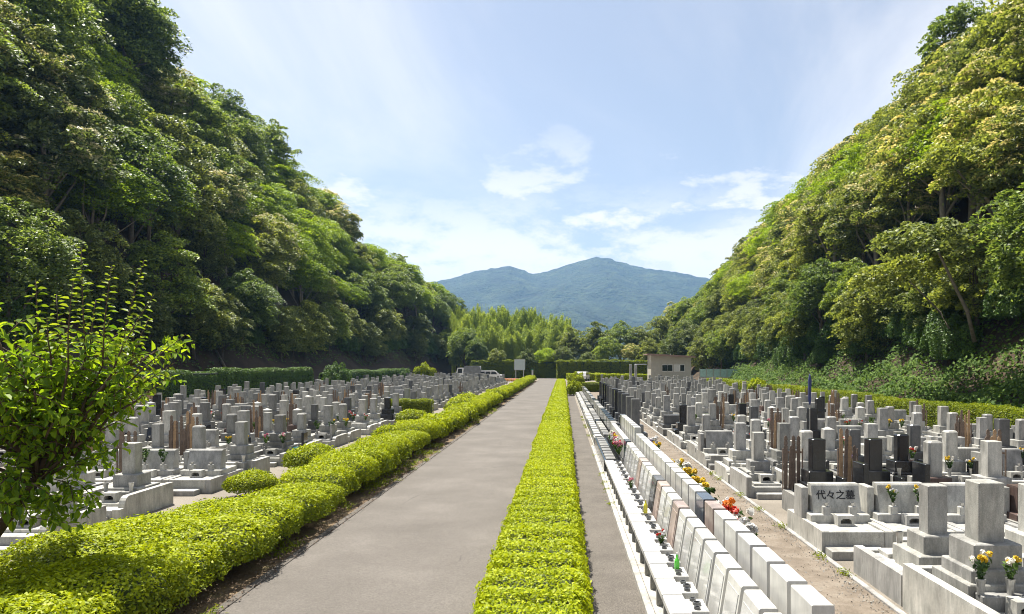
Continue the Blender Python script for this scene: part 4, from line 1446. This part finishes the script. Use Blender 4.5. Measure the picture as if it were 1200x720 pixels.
for i, (x, y, k) in enumerate(FLS):
    f = flowers(k, (x, y, BASE + .56), f"{k} bouquet on the aisle side of the back slabs, {nth(1 + sorted(q[1] for q in FLS).index(y))} from the camera", rnd.uniform(1.45, 1.75), 'bouquets behind the upright slabs')
    sc_ = f.scale[0]
    link('vase', MB().lathe([(.035 / sc_ * 1.3, -.26 / sc_), (.045 / sc_ * 1.3, -.1 / sc_), (.06 / sc_ * 1.3, 0), (.05 / sc_ * 1.3, .03)], 0, 0, 10).mesh('vase', 'steel'), f)
flowers('red and white', (1.40, 10.35, BASE + .33), 'small red and white posy on the shelf of a white leaning slab', .7, 'posies on the slab shelves')
flowers('pink', (1.40, 15.0, BASE + .33), 'pink posy on the slab shelf near the black benches', .7, 'posies on the slab shelves')


def bottle(name, label, x, y, z, mat, r=.032, h=.2, neck=True):
    prof = [(r, 0), (r, h * .62), (r * .45, h * .8), (r * .4, h)] if neck else [(r * .9, 0), (r, h * .06), (r, h * .94), (r * .9, h)]
    t = thing(name, label, 'bottle' if neck else 'can', (x, y, z))
    link('body', MB().lathe(prof, 0, 0, 12).mesh('body', mat, False), t)
    if neck:
        link('cap', MB().lathe([(r * .46, h), (r * .46, h + .018)], 0, 0, 10).mesh('cap', 'petalwhite'), t)


bottle('drink_bottle', 'green drink bottle on the shelf of a near white slab', 1.42, 9.05, BASE + .331, 'greenglass')
bottle('drink_bottle', 'yellow tea bottle on the shelf of a middle white slab', 1.42, 12.5, BASE + .331, 'yellowtea', .034, .22)
bottle('drink_can', 'golden green can standing behind the near upright slabs', 2.27, 8.2, BASE + .301, 'gold', .05, .15, False)
for i in range(9):
    y = 19.5 + i * .65
    t = thing('black_slab_grave', f"black polished bench grave, {nth(i + 1)} from the camera past the white slabs", 'grave', (1.08, y, BASE), 0, 'black bench graves by the footpath')
    p = .635
    link('bench', bm('bench_black', (.02, .40, 0, p, 0, .30)), t, 'black')
    link('offering_slab', bm('bench_top', (.08, .34, .08, p - .08, .301, .33)), t, 'mid')
    link('offering_shelf', bm('shelf_black', (.405, .58, 0, p, 0, .22)), t, 'black')
    for yy in (.14, .46):
        link('vase', vase_mesh(.49, yy, .221, .04, .12), t, 'steel')
    me = cached('blackslab', lambda: MB().prism([(.60, 0), (.60, .80), (.61, .81), (.74, .81), (.74, 0)], 'y', 0, p).mesh('slab'))
    link('slab', me, t, 'navy' if i == 0 else 'white')
    if i < 8:
        back_unit(y, N1 + i + 1, 'white' if i < 7 else 'dark', 'white' if i < 7 else 'dark grey', 1.18)
    if 1 <= i <= 6:
        flowers(('pink', 'red and white', 'pink', 'yellow and white', 'pink', 'white')[i - 1], (1.57, y + .3, BASE + .22 + .10), f"{('pink', 'red', 'pale pink', 'yellow', 'rose', 'white')[i - 1]} bouquet on the {nth(i + 1)} black bench grave", 1.3, 'bouquets on the black bench graves')
i = 0
y = 25.8
while y < 64:
    i += 1
    c = rnd.choice(['black', 'black', 'mid', 'grey', 'dark', 'grey'])
    if 26 < y < 33:
        c = 'black'
    w = {'black': 'black', 'mid': 'dark grey', 'grey': 'grey', 'dark': 'charcoal'}[c]
    t = thing('low_slab_grave', f"{w} low slab grave, {nth(i)} along the footpath past the black benches", 'grave', (1.08, y, BASE), 0, 'low slab graves along the far footpath')
    link('bench', bm('lbench', (.02, .34, 0, .95, 0, .26)), t, c)
    link('offering_slab', bm('lslab', (.06, .30, .1, .85, .261, .30)), t, 'pale')
    link('offering_shelf', bm('lshelf', (.36, .60, .1, .85, 0, .36)), t, rnd.choice(['grey', 'mid', c]))
    link('headstone', bm('lhead', (.64, .86, .06, .89, 0, .78)), t, c)
    y += 1.02
for i in range(14):
    y = 25.9 + i * 2.15
    if y > 50:
        break
    k = rnd.choice(['dark', 'mid', 'dark', 'black', 'mid'])
    grave(2.95 - .30, y, 'R', 40, i, 'shaft', shaft_spec(dict(w=.70, dp=1.3, kh=.22, fz=.16, s=.30, hs=.95)), ('mid', k, k), {'dark': 'charcoal', 'mid': 'dark grey', 'black': 'black'}[k], lod=1,
          label=f"{ {'dark': 'charcoal', 'mid': 'dark grey', 'black': 'black'}[k]} tall shaft, {nth(i + 1)} in the single file behind the low slab graves")

# green cloth bundle, furled banner, teal tray, fallen log
rg = np.random.default_rng(41)
b = MB().lathe([(.05, 0), (.13, .04), (.17, .16), (.16, .27), (.10, .36), (.03, .40)], 0, 0, 14)
b.v = [(x * (1 + rg.normal(0, .08)), y * (1 + rg.normal(0, .08)), z * (1 + rg.normal(0, .04))) for x, y, z in b.v]
t = thing('cloth_bundle', 'green net cloth bundle behind the end of the white upright slabs', 'bundle', (2.3, 19.15, BASE + .28))
link('cloth', b.mesh('cloth', 'greencloth', True), t)
link('tie', MB().lathe([(.06, .37), (.07, .39), (.055, .41)], 0, 0, 10).mesh('tie', 'greencloth'), t)
t = thing('prop_block', 'grey stone block under the green cloth bundle', 'block', (2.3, 19.15, BASE))
link('block', bm('prop', (-.14, .14, -.16, .16, 0, .28)), t, 'grey')
p = px(949, 470, 21.5)
t = thing('furled_banner', 'dark blue furled banner on a pole among the right graves', 'banner', (p.x, 21.5, 0))
link('pole', MB().tube([(0, 0, 0), (0, 0, 2.5)], [.014, .012], 8).mesh('pole', 'steel'), t)
link('cloth', MB().lathe([(.02, 1.75), (.05, 1.9), (.045, 2.2), (.055, 2.45), (.03, 2.6), (.012, 2.66)], 0, 0, 9).mesh('cloth', 'bluepaint', True), t)
t = thing('plastic_tray', 'teal plastic tray left on a grave kerb on the left', 'tray', (-8.3, 22.2, .34))
tr = MB().box(-.16, .16, -.11, .11, 0, .02)
for q in ((-.16, -.14, -.11, .11), (.14, .16, -.11, .11), (-.139, .139, -.11, -.09), (-.139, .139, .09, .11)):
    tr.box(q[0], q[1], q[2], q[3], .021, .07)
link('tub', tr.mesh('tub', 'tealplastic'), t)
p = px(305, 415, 62)
a, c = px(303, 414, 68), px(318, 429, 64)
t = thing('fallen_log', 'pale fallen log lying on the dirt bank behind the left hedge', 'log', (a.x - 8, 66, 0))
x0, x1 = a.x - 8 + 2.2, a.x - 8
t.location = (foot_l(66) - 3.4, 66, 0)
link('trunk', MB().tube([(-1.4, 1.5, hill_l(foot_l(66) - 4.8, 67.5) + .12), (0, 0, hill_l(foot_l(66) - 3.4, 66) + .12), (1.3, -1.2, hill_l(foot_l(66) - 2.1, 64.8) + .12)], [.16, .14, .11], 8).mesh('trunk', 'palebark', True), t)

# ------------------------------------------------------------------ hut, fence, vehicles, sign at the far end
HD = 97.0
xl, xr = px(763, 0, HD).x, px(810, 0, HD).x
zl, zr = px(0, 416, HD).z, px(0, 419, HD).z
hut = thing('hut', 'beige sided hut with brown sloping roof behind the right graves', 'hut', ((xl + xr) / 2, HD, 0))
hw = (xr - xl) / 2
wl_ = MB().prism([(-hw, 0), (-hw, zl - .05), (hw, zr - .05), (hw, 0)], 'y', 0, 4.2)
wall = link('wall', wl_.mesh('wall', 'siding'), hut)
rib = MB().box(-.02, .02, -.025, -.002, 0, 1.0)
rib_me = rib.mesh('batten', 'siding')
n = 22
for i in range(n):
    x = -hw + .12 + (2 * hw - .24) * i / (n - 1)
    o = link('batten', rib_me, wall, None, (x, 0, 0))
    o.scale = (1, 1, zl - .1 + (zr - zl) * (i / (n - 1)))
rf = MB().prism([(-hw - .55, zl), (-hw - .55, zl + .13), (hw + .4, zr + .13), (hw + .4, zr)], 'y', -.7, 4.7)
roof = link('roof', rf.mesh('roof', 'roofmetal'), hut)
link('fascia', MB().prism([(-hw - .6, zl - .06), (-hw - .6, zl + .17), (hw + .45, zr + .17), (hw + .45, zr - .06)], 'y', -.76, -.702).mesh('fascia', 'roofmetal'), roof)
for (u0, u1, m) in ((776, 782, 'glassdark'), (782.5, 788, 'glassdark'), (790, 796, 'curtain'), (797, 802, 'glassdark')):
    x0, x1 = px(u0, 0, HD).x - (xl + xr) / 2, px(u1, 0, HD).x - (xl + xr) / 2
    z0, z1 = px(0, 435, HD).z, px(0, 428, HD).z
    w = MB().box(x0 - .05, x1 + .05, -.07, -.03, z0 - .06, z0)
    w.box(x0 - .05, x1 + .05, -.07, -.03, z1, z1 + .06)
    w.box(x0 - .05, x0, -.07, -.03, z0, z1)
    w.box(x1, x1 + .05, -.07, -.03, z0, z1)
    wi = link('window', w.mesh('window', 'whitepaint'), hut)
    link('pane', MB().box(x0, x1, -.045, -.035, z0, z1).mesh('pane', m), wi)
aw = MB().box(-hw - 2.0, -hw - .58, .2, 1.6, 2.72, 2.80)
link('awning', aw.mesh('awning', 'whitepaint'), hut)
link('awning_post', MB().box(-hw - 1.95, -hw - 1.87, .25, .33, 0, 2.72).mesh('awning_post', 'steel'), hut)

fx0, fx1 = px(820, 0, 93).x, px(868, 0, 93).x
fz0 = 1.15
fence = thing('windbreak_fence', 'teal mesh windbreak fence right of the hut', 'fence', (fx0, 93, 0))
n = 6
st = (fx1 - fx0) / n
for i in range(n):
    link('mesh_panel', MB().box(st * i + .05, st * (i + 1) - .05, 0, .03, fz0, fz0 + 1.0).mesh('mesh_panel', 'teal'), fence)
for i in range(n + 1):
    link('post', MB().box(st * i - .04, st * i + .04, -.01, .05, 0, fz0 + 1.1).mesh('post', 'steel'), fence)
link('footing_wall', MB().box(-.1, fx1 - fx0 + .1, -.08, .14, 0, fz0 - .02).mesh('footing_wall', 'concrete'), fence)


def wheel_parts(root, spots, r):
    for (x, y) in spots:
        w = link('wheel', MB().prism([(x + r * math.cos(a * math.pi / 8), r + r * math.sin(a * math.pi / 8)) for a in range(16)], 'y', y, y + .2).mesh('wheel', 'rubber'), root)
        link('rim', MB().prism([(x + .58 * r * math.cos(a * math.pi / 8), r + .58 * r * math.sin(a * math.pi / 8)) for a in range(16)], 'y', y - .012, y - .002).mesh('rim', 'steel'), w)


def vehicle_van(label, x, y, L=4.3, H=1.62, rz=0.0, name='parked_van'):
    t = thing(name, label, 'van' if name == 'parked_van' else 'car', (x, y, 0), rz)
    h = L / 2
    body = [(-h, .35), (-h - .02, .85), (-h + .06, 1.0), (-h + .25, H - .08), (-h + .5, H), (h * .25, H), (h * .42, H - .08), (h * .74, 1.02), (h - .08, .86), (h, .6), (h, .3)]
    link('body', MB().prism(body[::-1], 'y', -.82, .82).mesh('body', 'whitepaint'), t)
    for (a, bb) in ((-h + .32, -h * .42), (-h * .38, h * .02), (h * .06, h * .46)):
        link('window', MB().prism([(a, 1.02), (bb + (.18 if bb > h * .3 else 0), 1.02), (bb - (.1 if bb > h * .3 else 0), H - .14), (a + .06, H - .14)], 'y', -.835, -.822).mesh('window', 'glassdark'), t)
    link('windscreen', MB().prism([(h * .46, H - .12), (h * .735, 1.05), (h * .75, 1.05), (h * .475, H - .12)], 'y', -.68, .68).mesh('windscreen', 'glassdark'), t)
    wheel_parts(t, ((-h * .6, -.86), (h * .62, -.86), (-h * .6, .66), (h * .62, .66)), .31)
    for s in (-1, 1):
        link('headlight', MB().box(h - .05, h + .012, s * .6 - .14, s * .6 + .14, .62, .78).mesh('headlight', 'signface'), t)
    return t


p = px(575, 0, 122)
vehicle_van('white minivan parked beyond the left graves before the tall hedge', p.x, 122)
p = px(683, 0, 118)
vehicle_van('white car parked behind the right graves at the end of the footpath', p.x, 118, 3.6, 1.5, R(78), 'parked_car')
p = px(549, 0, 121)
t = thing('parked_truck', 'small grey truck parked left of the minivan beyond the graves', 'truck', (p.x, 121, 0))
link('cab', MB().prism([(-1.9, .5), (-1.95, 1.2), (-1.7, 2.1), (-.75, 2.12), (-.7, .5)][::-1], 'y', -.85, .85).mesh('cab', 'whitepaint'), t)
link('window', MB().prism([(-1.72, 1.25), (-1.6, 1.95), (-.95, 1.95), (-.95, 1.25)][::-1], 'y', -.865, -.852).mesh('window', 'glassdark'), t)
link('chassis', MB().box(-.68, 2.0, -.7, .7, .45, .7).mesh('chassis', 'rubber'), t)
link('cargo_box', MB().prism([(-.62, .72), (-.62, 2.3), (-.5, 2.42), (1.9, 2.42), (2.02, 2.3), (2.02, .72)][::-1], 'y', -.9, .9).mesh('cargo_box', 'greypaint'), t)
wheel_parts(t, ((-1.3, -.9), (1.3, -.9), (-1.3, .7), (1.3, .7)), .36)

p = px(609, 0, 112)
t = thing('notice_board', 'blank pale notice board on two posts beside the end of the road', 'sign', (p.x, 112, 0))
link('board', MB().box(-.78, .78, 0, .06, 1.9, 3.42, .01).mesh('board', 'signface'), t)
fr = MB().box(-.84, .84, -.01, .07, 3.423, 3.5)
fr.box(-.84, .84, -.01, .07, 1.82, 1.897)
fr.box(-.84, -.783, -.01, .07, 1.9, 3.42)
fr.box(.783, .84, -.01, .07, 1.9, 3.42)
link('frame', fr.mesh('frame', 'steel'), t)
for s in (-.6, .6):
    link('post', MB().box(s - .05, s + .05, .075, .15, 0, 3.3).mesh('post', 'steel'), t)
p = px(624, 0, 122)
t = thing('marker_post', 'pale green marker post at the left end of the road', 'post', (p.x, 122, 0))
link('shaft', MB().box(-.14, .14, -.14, .14, 0, 1.75, .03).mesh('shaft', 'curtain'), t)
link('cap', MB().box(-.17, .17, -.17, .17, 1.752, 1.82, .02).mesh('cap', 'greencloth'), t)
p = px(601, 0, 114)
rg = np.random.default_rng(9)
c = np.stack([rg.uniform(-1.2, 1.2, 900), rg.uniform(-.3, .3, 900), rg.uniform(.1, .55, 900)], 1)
t = thing('flower_bed', 'strip of orange flowers below the notice board', 'flower bed', (p.x, 111.4, 0))
link('blossoms', np_mesh('blossoms', leaves(rg, c, np.tile([0, -.3, 1.0], (900, 1)), .09, .07, .5), 4, 'orange'), t)
c[:, 2] *= .8
link('foliage', np_mesh('foliage', leaves(rg, c, np.tile([0, -.3, 1.0], (900, 1)), .10, .05, .6), 4, 'azalea'), t)
for (u, d, lab) in ((739, 90, 'left of the pair of pale posts by the hut'), (745, 90, 'right of the pair of pale posts by the hut')):
    x = (u - VPX) / F_PX * d
    t = thing('stone_post', 'tall pale stone post, ' + lab, 'post', (x, d, 0))
    link('shaft', MB().box(-.16, .16, -.16, .16, .3, 2.75, .03).mesh('shaft', 'pale'), t)
    link('plinth', MB().box(-.27, .27, -.27, .27, 0, .3, .02).mesh('plinth', 'grey'), t)

# ------------------------------------------------------------------ small broadleaf tree at the left edge
rg = np.random.default_rng(77)
TX, TY = -6.12, 8.55
tree = thing('young_tree', 'young broadleaf tree with long upright shoots at the left edge', 'tree', (TX, TY, 0))
o0 = Vector((TX, TY, 0))
wood = MB()
wood.tube([(-.80, .05, -.05), (-.78, .04, .5), (-.55, .05, 1.05), (-.15, .03, 1.55), (.08, 0, 2.05)], [.085, .075, .065, .055, .045], 8)
lc, ld = [], []


def leafy(pts, r0, step, start=.2, shoot=False, out=None):
    """A twig with leaves set alternately along it."""
    rads = [r0 * (1 - .8 * i / (len(pts) - 1)) for i in range(len(pts))]
    wood.tube(pts, rads, 5)
    P = [Vector(p) for p in pts]
    tot = sum((P[i + 1] - P[i]).length for i in range(len(P) - 1))
    s, k = tot * start, 0
    while s < tot:
        a, i = s, 0
        while i < len(P) - 2 and a > (P[i + 1] - P[i]).length:
            a -= (P[i + 1] - P[i]).length
            i += 1
        seg_ = P[i + 1] - P[i]
        pos = P[i] + seg_ * min(1, a / seg_.length)
        t_ = seg_.normalized()
        ang = k * 2.4 + rg.normal(0, .4)
        sd = t_.orthogonal().normalized()
        sd = (sd * math.cos(ang) + t_.cross(sd) * math.sin(ang))
        d_ = (sd * .9 + t_ * .45 + Vector((0, 0, -.22))).normalized()
        (out if out is not None else lc).append((pos, d_, (1 - .5 * max(0, s / tot - .8) / .2)))
        s += step * rg.uniform(.7, 1.3)
        k += 1


sl_ = []
for k in range(44):
    a = rg.uniform(0, 6.28)
    el = rg.uniform(-.22, 1.15)
    ln = rg.uniform(.85, 1.5)
    d_ = Vector((math.cos(a) * math.cos(el), math.sin(a) * math.cos(el), math.sin(el)))
    ln *= .72 if (math.cos(a) > .2 and el < .45) else 1
    s0 = Vector((-.08, .02, rg.uniform(1.55, 2.25)))
    m_ = s0 + d_ * ln * .5 + Vector((0, 0, .22))
    e = s0 + d_ * ln + Vector((0, 0, .30))
    wood.tube([s0, m_, e], [.026, .018, .010], 5)
    for j in range(10):
        q = m_.lerp(e, rg.uniform(-.6, 1.05))
        dd = (d_ * .5 + Vector((rg.normal(0, .7), rg.normal(0, .7), rg.normal(.15, .5)))).normalized()
        l2 = rg.uniform(.3, .6)
        leafy([q, q + dd * l2 * .5 + Vector((0, 0, .04)), q + dd * l2 + Vector((0, 0, -.06))], .007, .042, .05)
for k in range(40):                                         # low hanging twigs on the left
    q = Vector((rg.uniform(-1.1, .45), rg.uniform(-.75, .3), rg.uniform(1.4, 1.9)))
    leafy([q, q + Vector((rg.normal(0, .2), rg.normal(0, .2), -.15)), q + Vector((rg.normal(0, .3), rg.normal(0, .3), -.36))], .008, .04, .0)
for (u0, v0, u1, v1, dy) in [(100, 420, 95, 290, 0), (45, 400, 42, 328, .2), (70, 420, 66, 345, .3), (120, 430, 131, 312, -.1), (140, 430, 169, 305, .1), (130, 440, 181, 345, -.2), (150, 450, 218, 392, 0), (140, 470, 205, 425, .2), (105, 415, 112, 352, .3), (18, 420, 20, 375, .1), (80, 430, 86, 330, -.3), (150, 440, 175, 372, .3), (60, 420, 55, 372, -.2), (160, 470, 200, 440, -.1)]:
    a, e = px(u0, v0, TY + dy) - o0, px(u1, v1, TY + dy * 1.5) - o0
    root_ = Vector((.04 + a.x * .3, a.y * .3, 1.9))
    wood.tube([root_, root_.lerp(a, .6) + Vector((0, 0, .1)), a], [.022, .016, .012], 5)
    bend = Vector(((e - a).x * .15, .03, .05 if abs((e - a).x) > .3 else 0))
    for w_ in range(3):
        dd = Vector((rg.normal(0, .5), rg.normal(0, .5), .5)).normalized()
        q = root_.lerp(a, rg.uniform(.5, 1))
        leafy([q, q + dd * .22, q + dd * .42], .007, .035, .05)
    leafy([a, a.lerp(e, .4) - bend * .6, a.lerp(e, .75) - bend * .4, e], .011, .030, .02, True, sl_)
link('trunk', wood.mesh('trunk', 'twig', True), tree)


def blade_mesh(name, items, L0, mat):
    co = []
    for (pos, d_, s) in items:
        L = L0 * s * rg.uniform(.7, 1.2)
        up = Vector((rg.normal(0, .35), rg.normal(0, .35), 1))
        b_ = d_.cross(up).normalized()
        n_ = b_.cross(d_).normalized()
        W = L * rg.uniform(.24, .31)
        st = pos + d_ * L * .12
        dr = n_ * -.10 * L
        cup = n_ * W * rg.uniform(.2, .5)
        p0, p1, p2, p3 = st, st + d_ * L * .35 + n_ * .02 * L, st + d_ * L * .7 + dr * .6, st + d_ * L + dr * 1.9
        for sg in (1, -1):
            q = [p0, p1 + b_ * W * sg + cup, p2 + b_ * W * .8 * sg + cup * .8, p3]
            co += [p0, q[1], q[2], p3] if sg > 0 else [p3, q[2], q[1], p0]
    return np_mesh(name, np.array([tuple(c) for c in co]), 4, mat)


link('crown', blade_mesh('crown', lc, .118, 'persimmon'), tree)
link('young_leaves', blade_mesh('young_leaves', sl_, .100, 'shoot'), tree)
print('LEAVES', len(lc), len(sl_))

# ------------------------------------------------------------------ loose leaves and weeds along the hedge foot
rg = np.random.default_rng(12)
n = 2600
c = np.stack([rg.uniform(-4.75, -4.05, n), 7 + 45 * rg.random(n) ** 1.6, rg.uniform(.03, .05, n)], 1)
stuff('fallen_leaves', np_mesh('fallen_leaves', leaves(rg, c, np.tile([0, 0, 1.0], (n, 1)), .05, .03, .35), 4, 'twig'), 'dry fallen leaves scattered along the foot of the left hedge', 'leaves')
n = 3800
clump = rg.uniform(7, 50, 40)
yy = clump[rg.integers(0, 40, n)] + rg.normal(0, .22, n)
c = np.stack([rg.uniform(-4.8, -4.25, n), yy, rg.uniform(.02, .13, n)], 1)
stuff('weeds', np_mesh('weeds', leaves(rg, c, np.tile([.3, -.3, .6], (n, 1)), .09, .018, .7), 4, 'azalea'), 'grassy weeds in the soil under the roadside hedge', 'weeds')
n = 5200                                              # grit and small stones in the aisles
c = np.concatenate([np.stack([rg.choice([2.5, 3.9], n) + rg.normal(0, .10, n), 7 + 40 * rg.random(n) ** 1.6, rg.uniform(.012, .02, n)], 1),
                    np.stack([rg.uniform(2.45, 3.95, 2500), 7 + 30 * rg.random(2500) ** 1.4, rg.uniform(.012, .018, 2500)], 1)])
stuff('grit', np_mesh('grit', leaves(rg, c, np.tile([0, 0, 1.0], (len(c), 1)), rg.uniform(.012, .035, len(c)), .018, .5), 4, 'mid'), 'grit and small stones lying in the brown aisle', 'grit')
n = 2200
clump = 7 + 40 * rg.random(46) ** 1.4
cx_ = rg.choice([3.95, 2.46, 1.02, -4.16], 46)
w_ = rg.integers(0, 46, n)
c = np.stack([cx_[w_] + rg.normal(0, .045, n), clump[w_] + rg.normal(0, .10, n), rg.uniform(.02, .09, n)], 1)
stuff('weeds', np_mesh('weeds', leaves(rg, c, np.tile([.1, -.3, .6], (n, 1)), .08, .014, .8), 4, 'azalea'), 'tufts of weeds rooted along the kerbs of road and aisle', 'weeds')
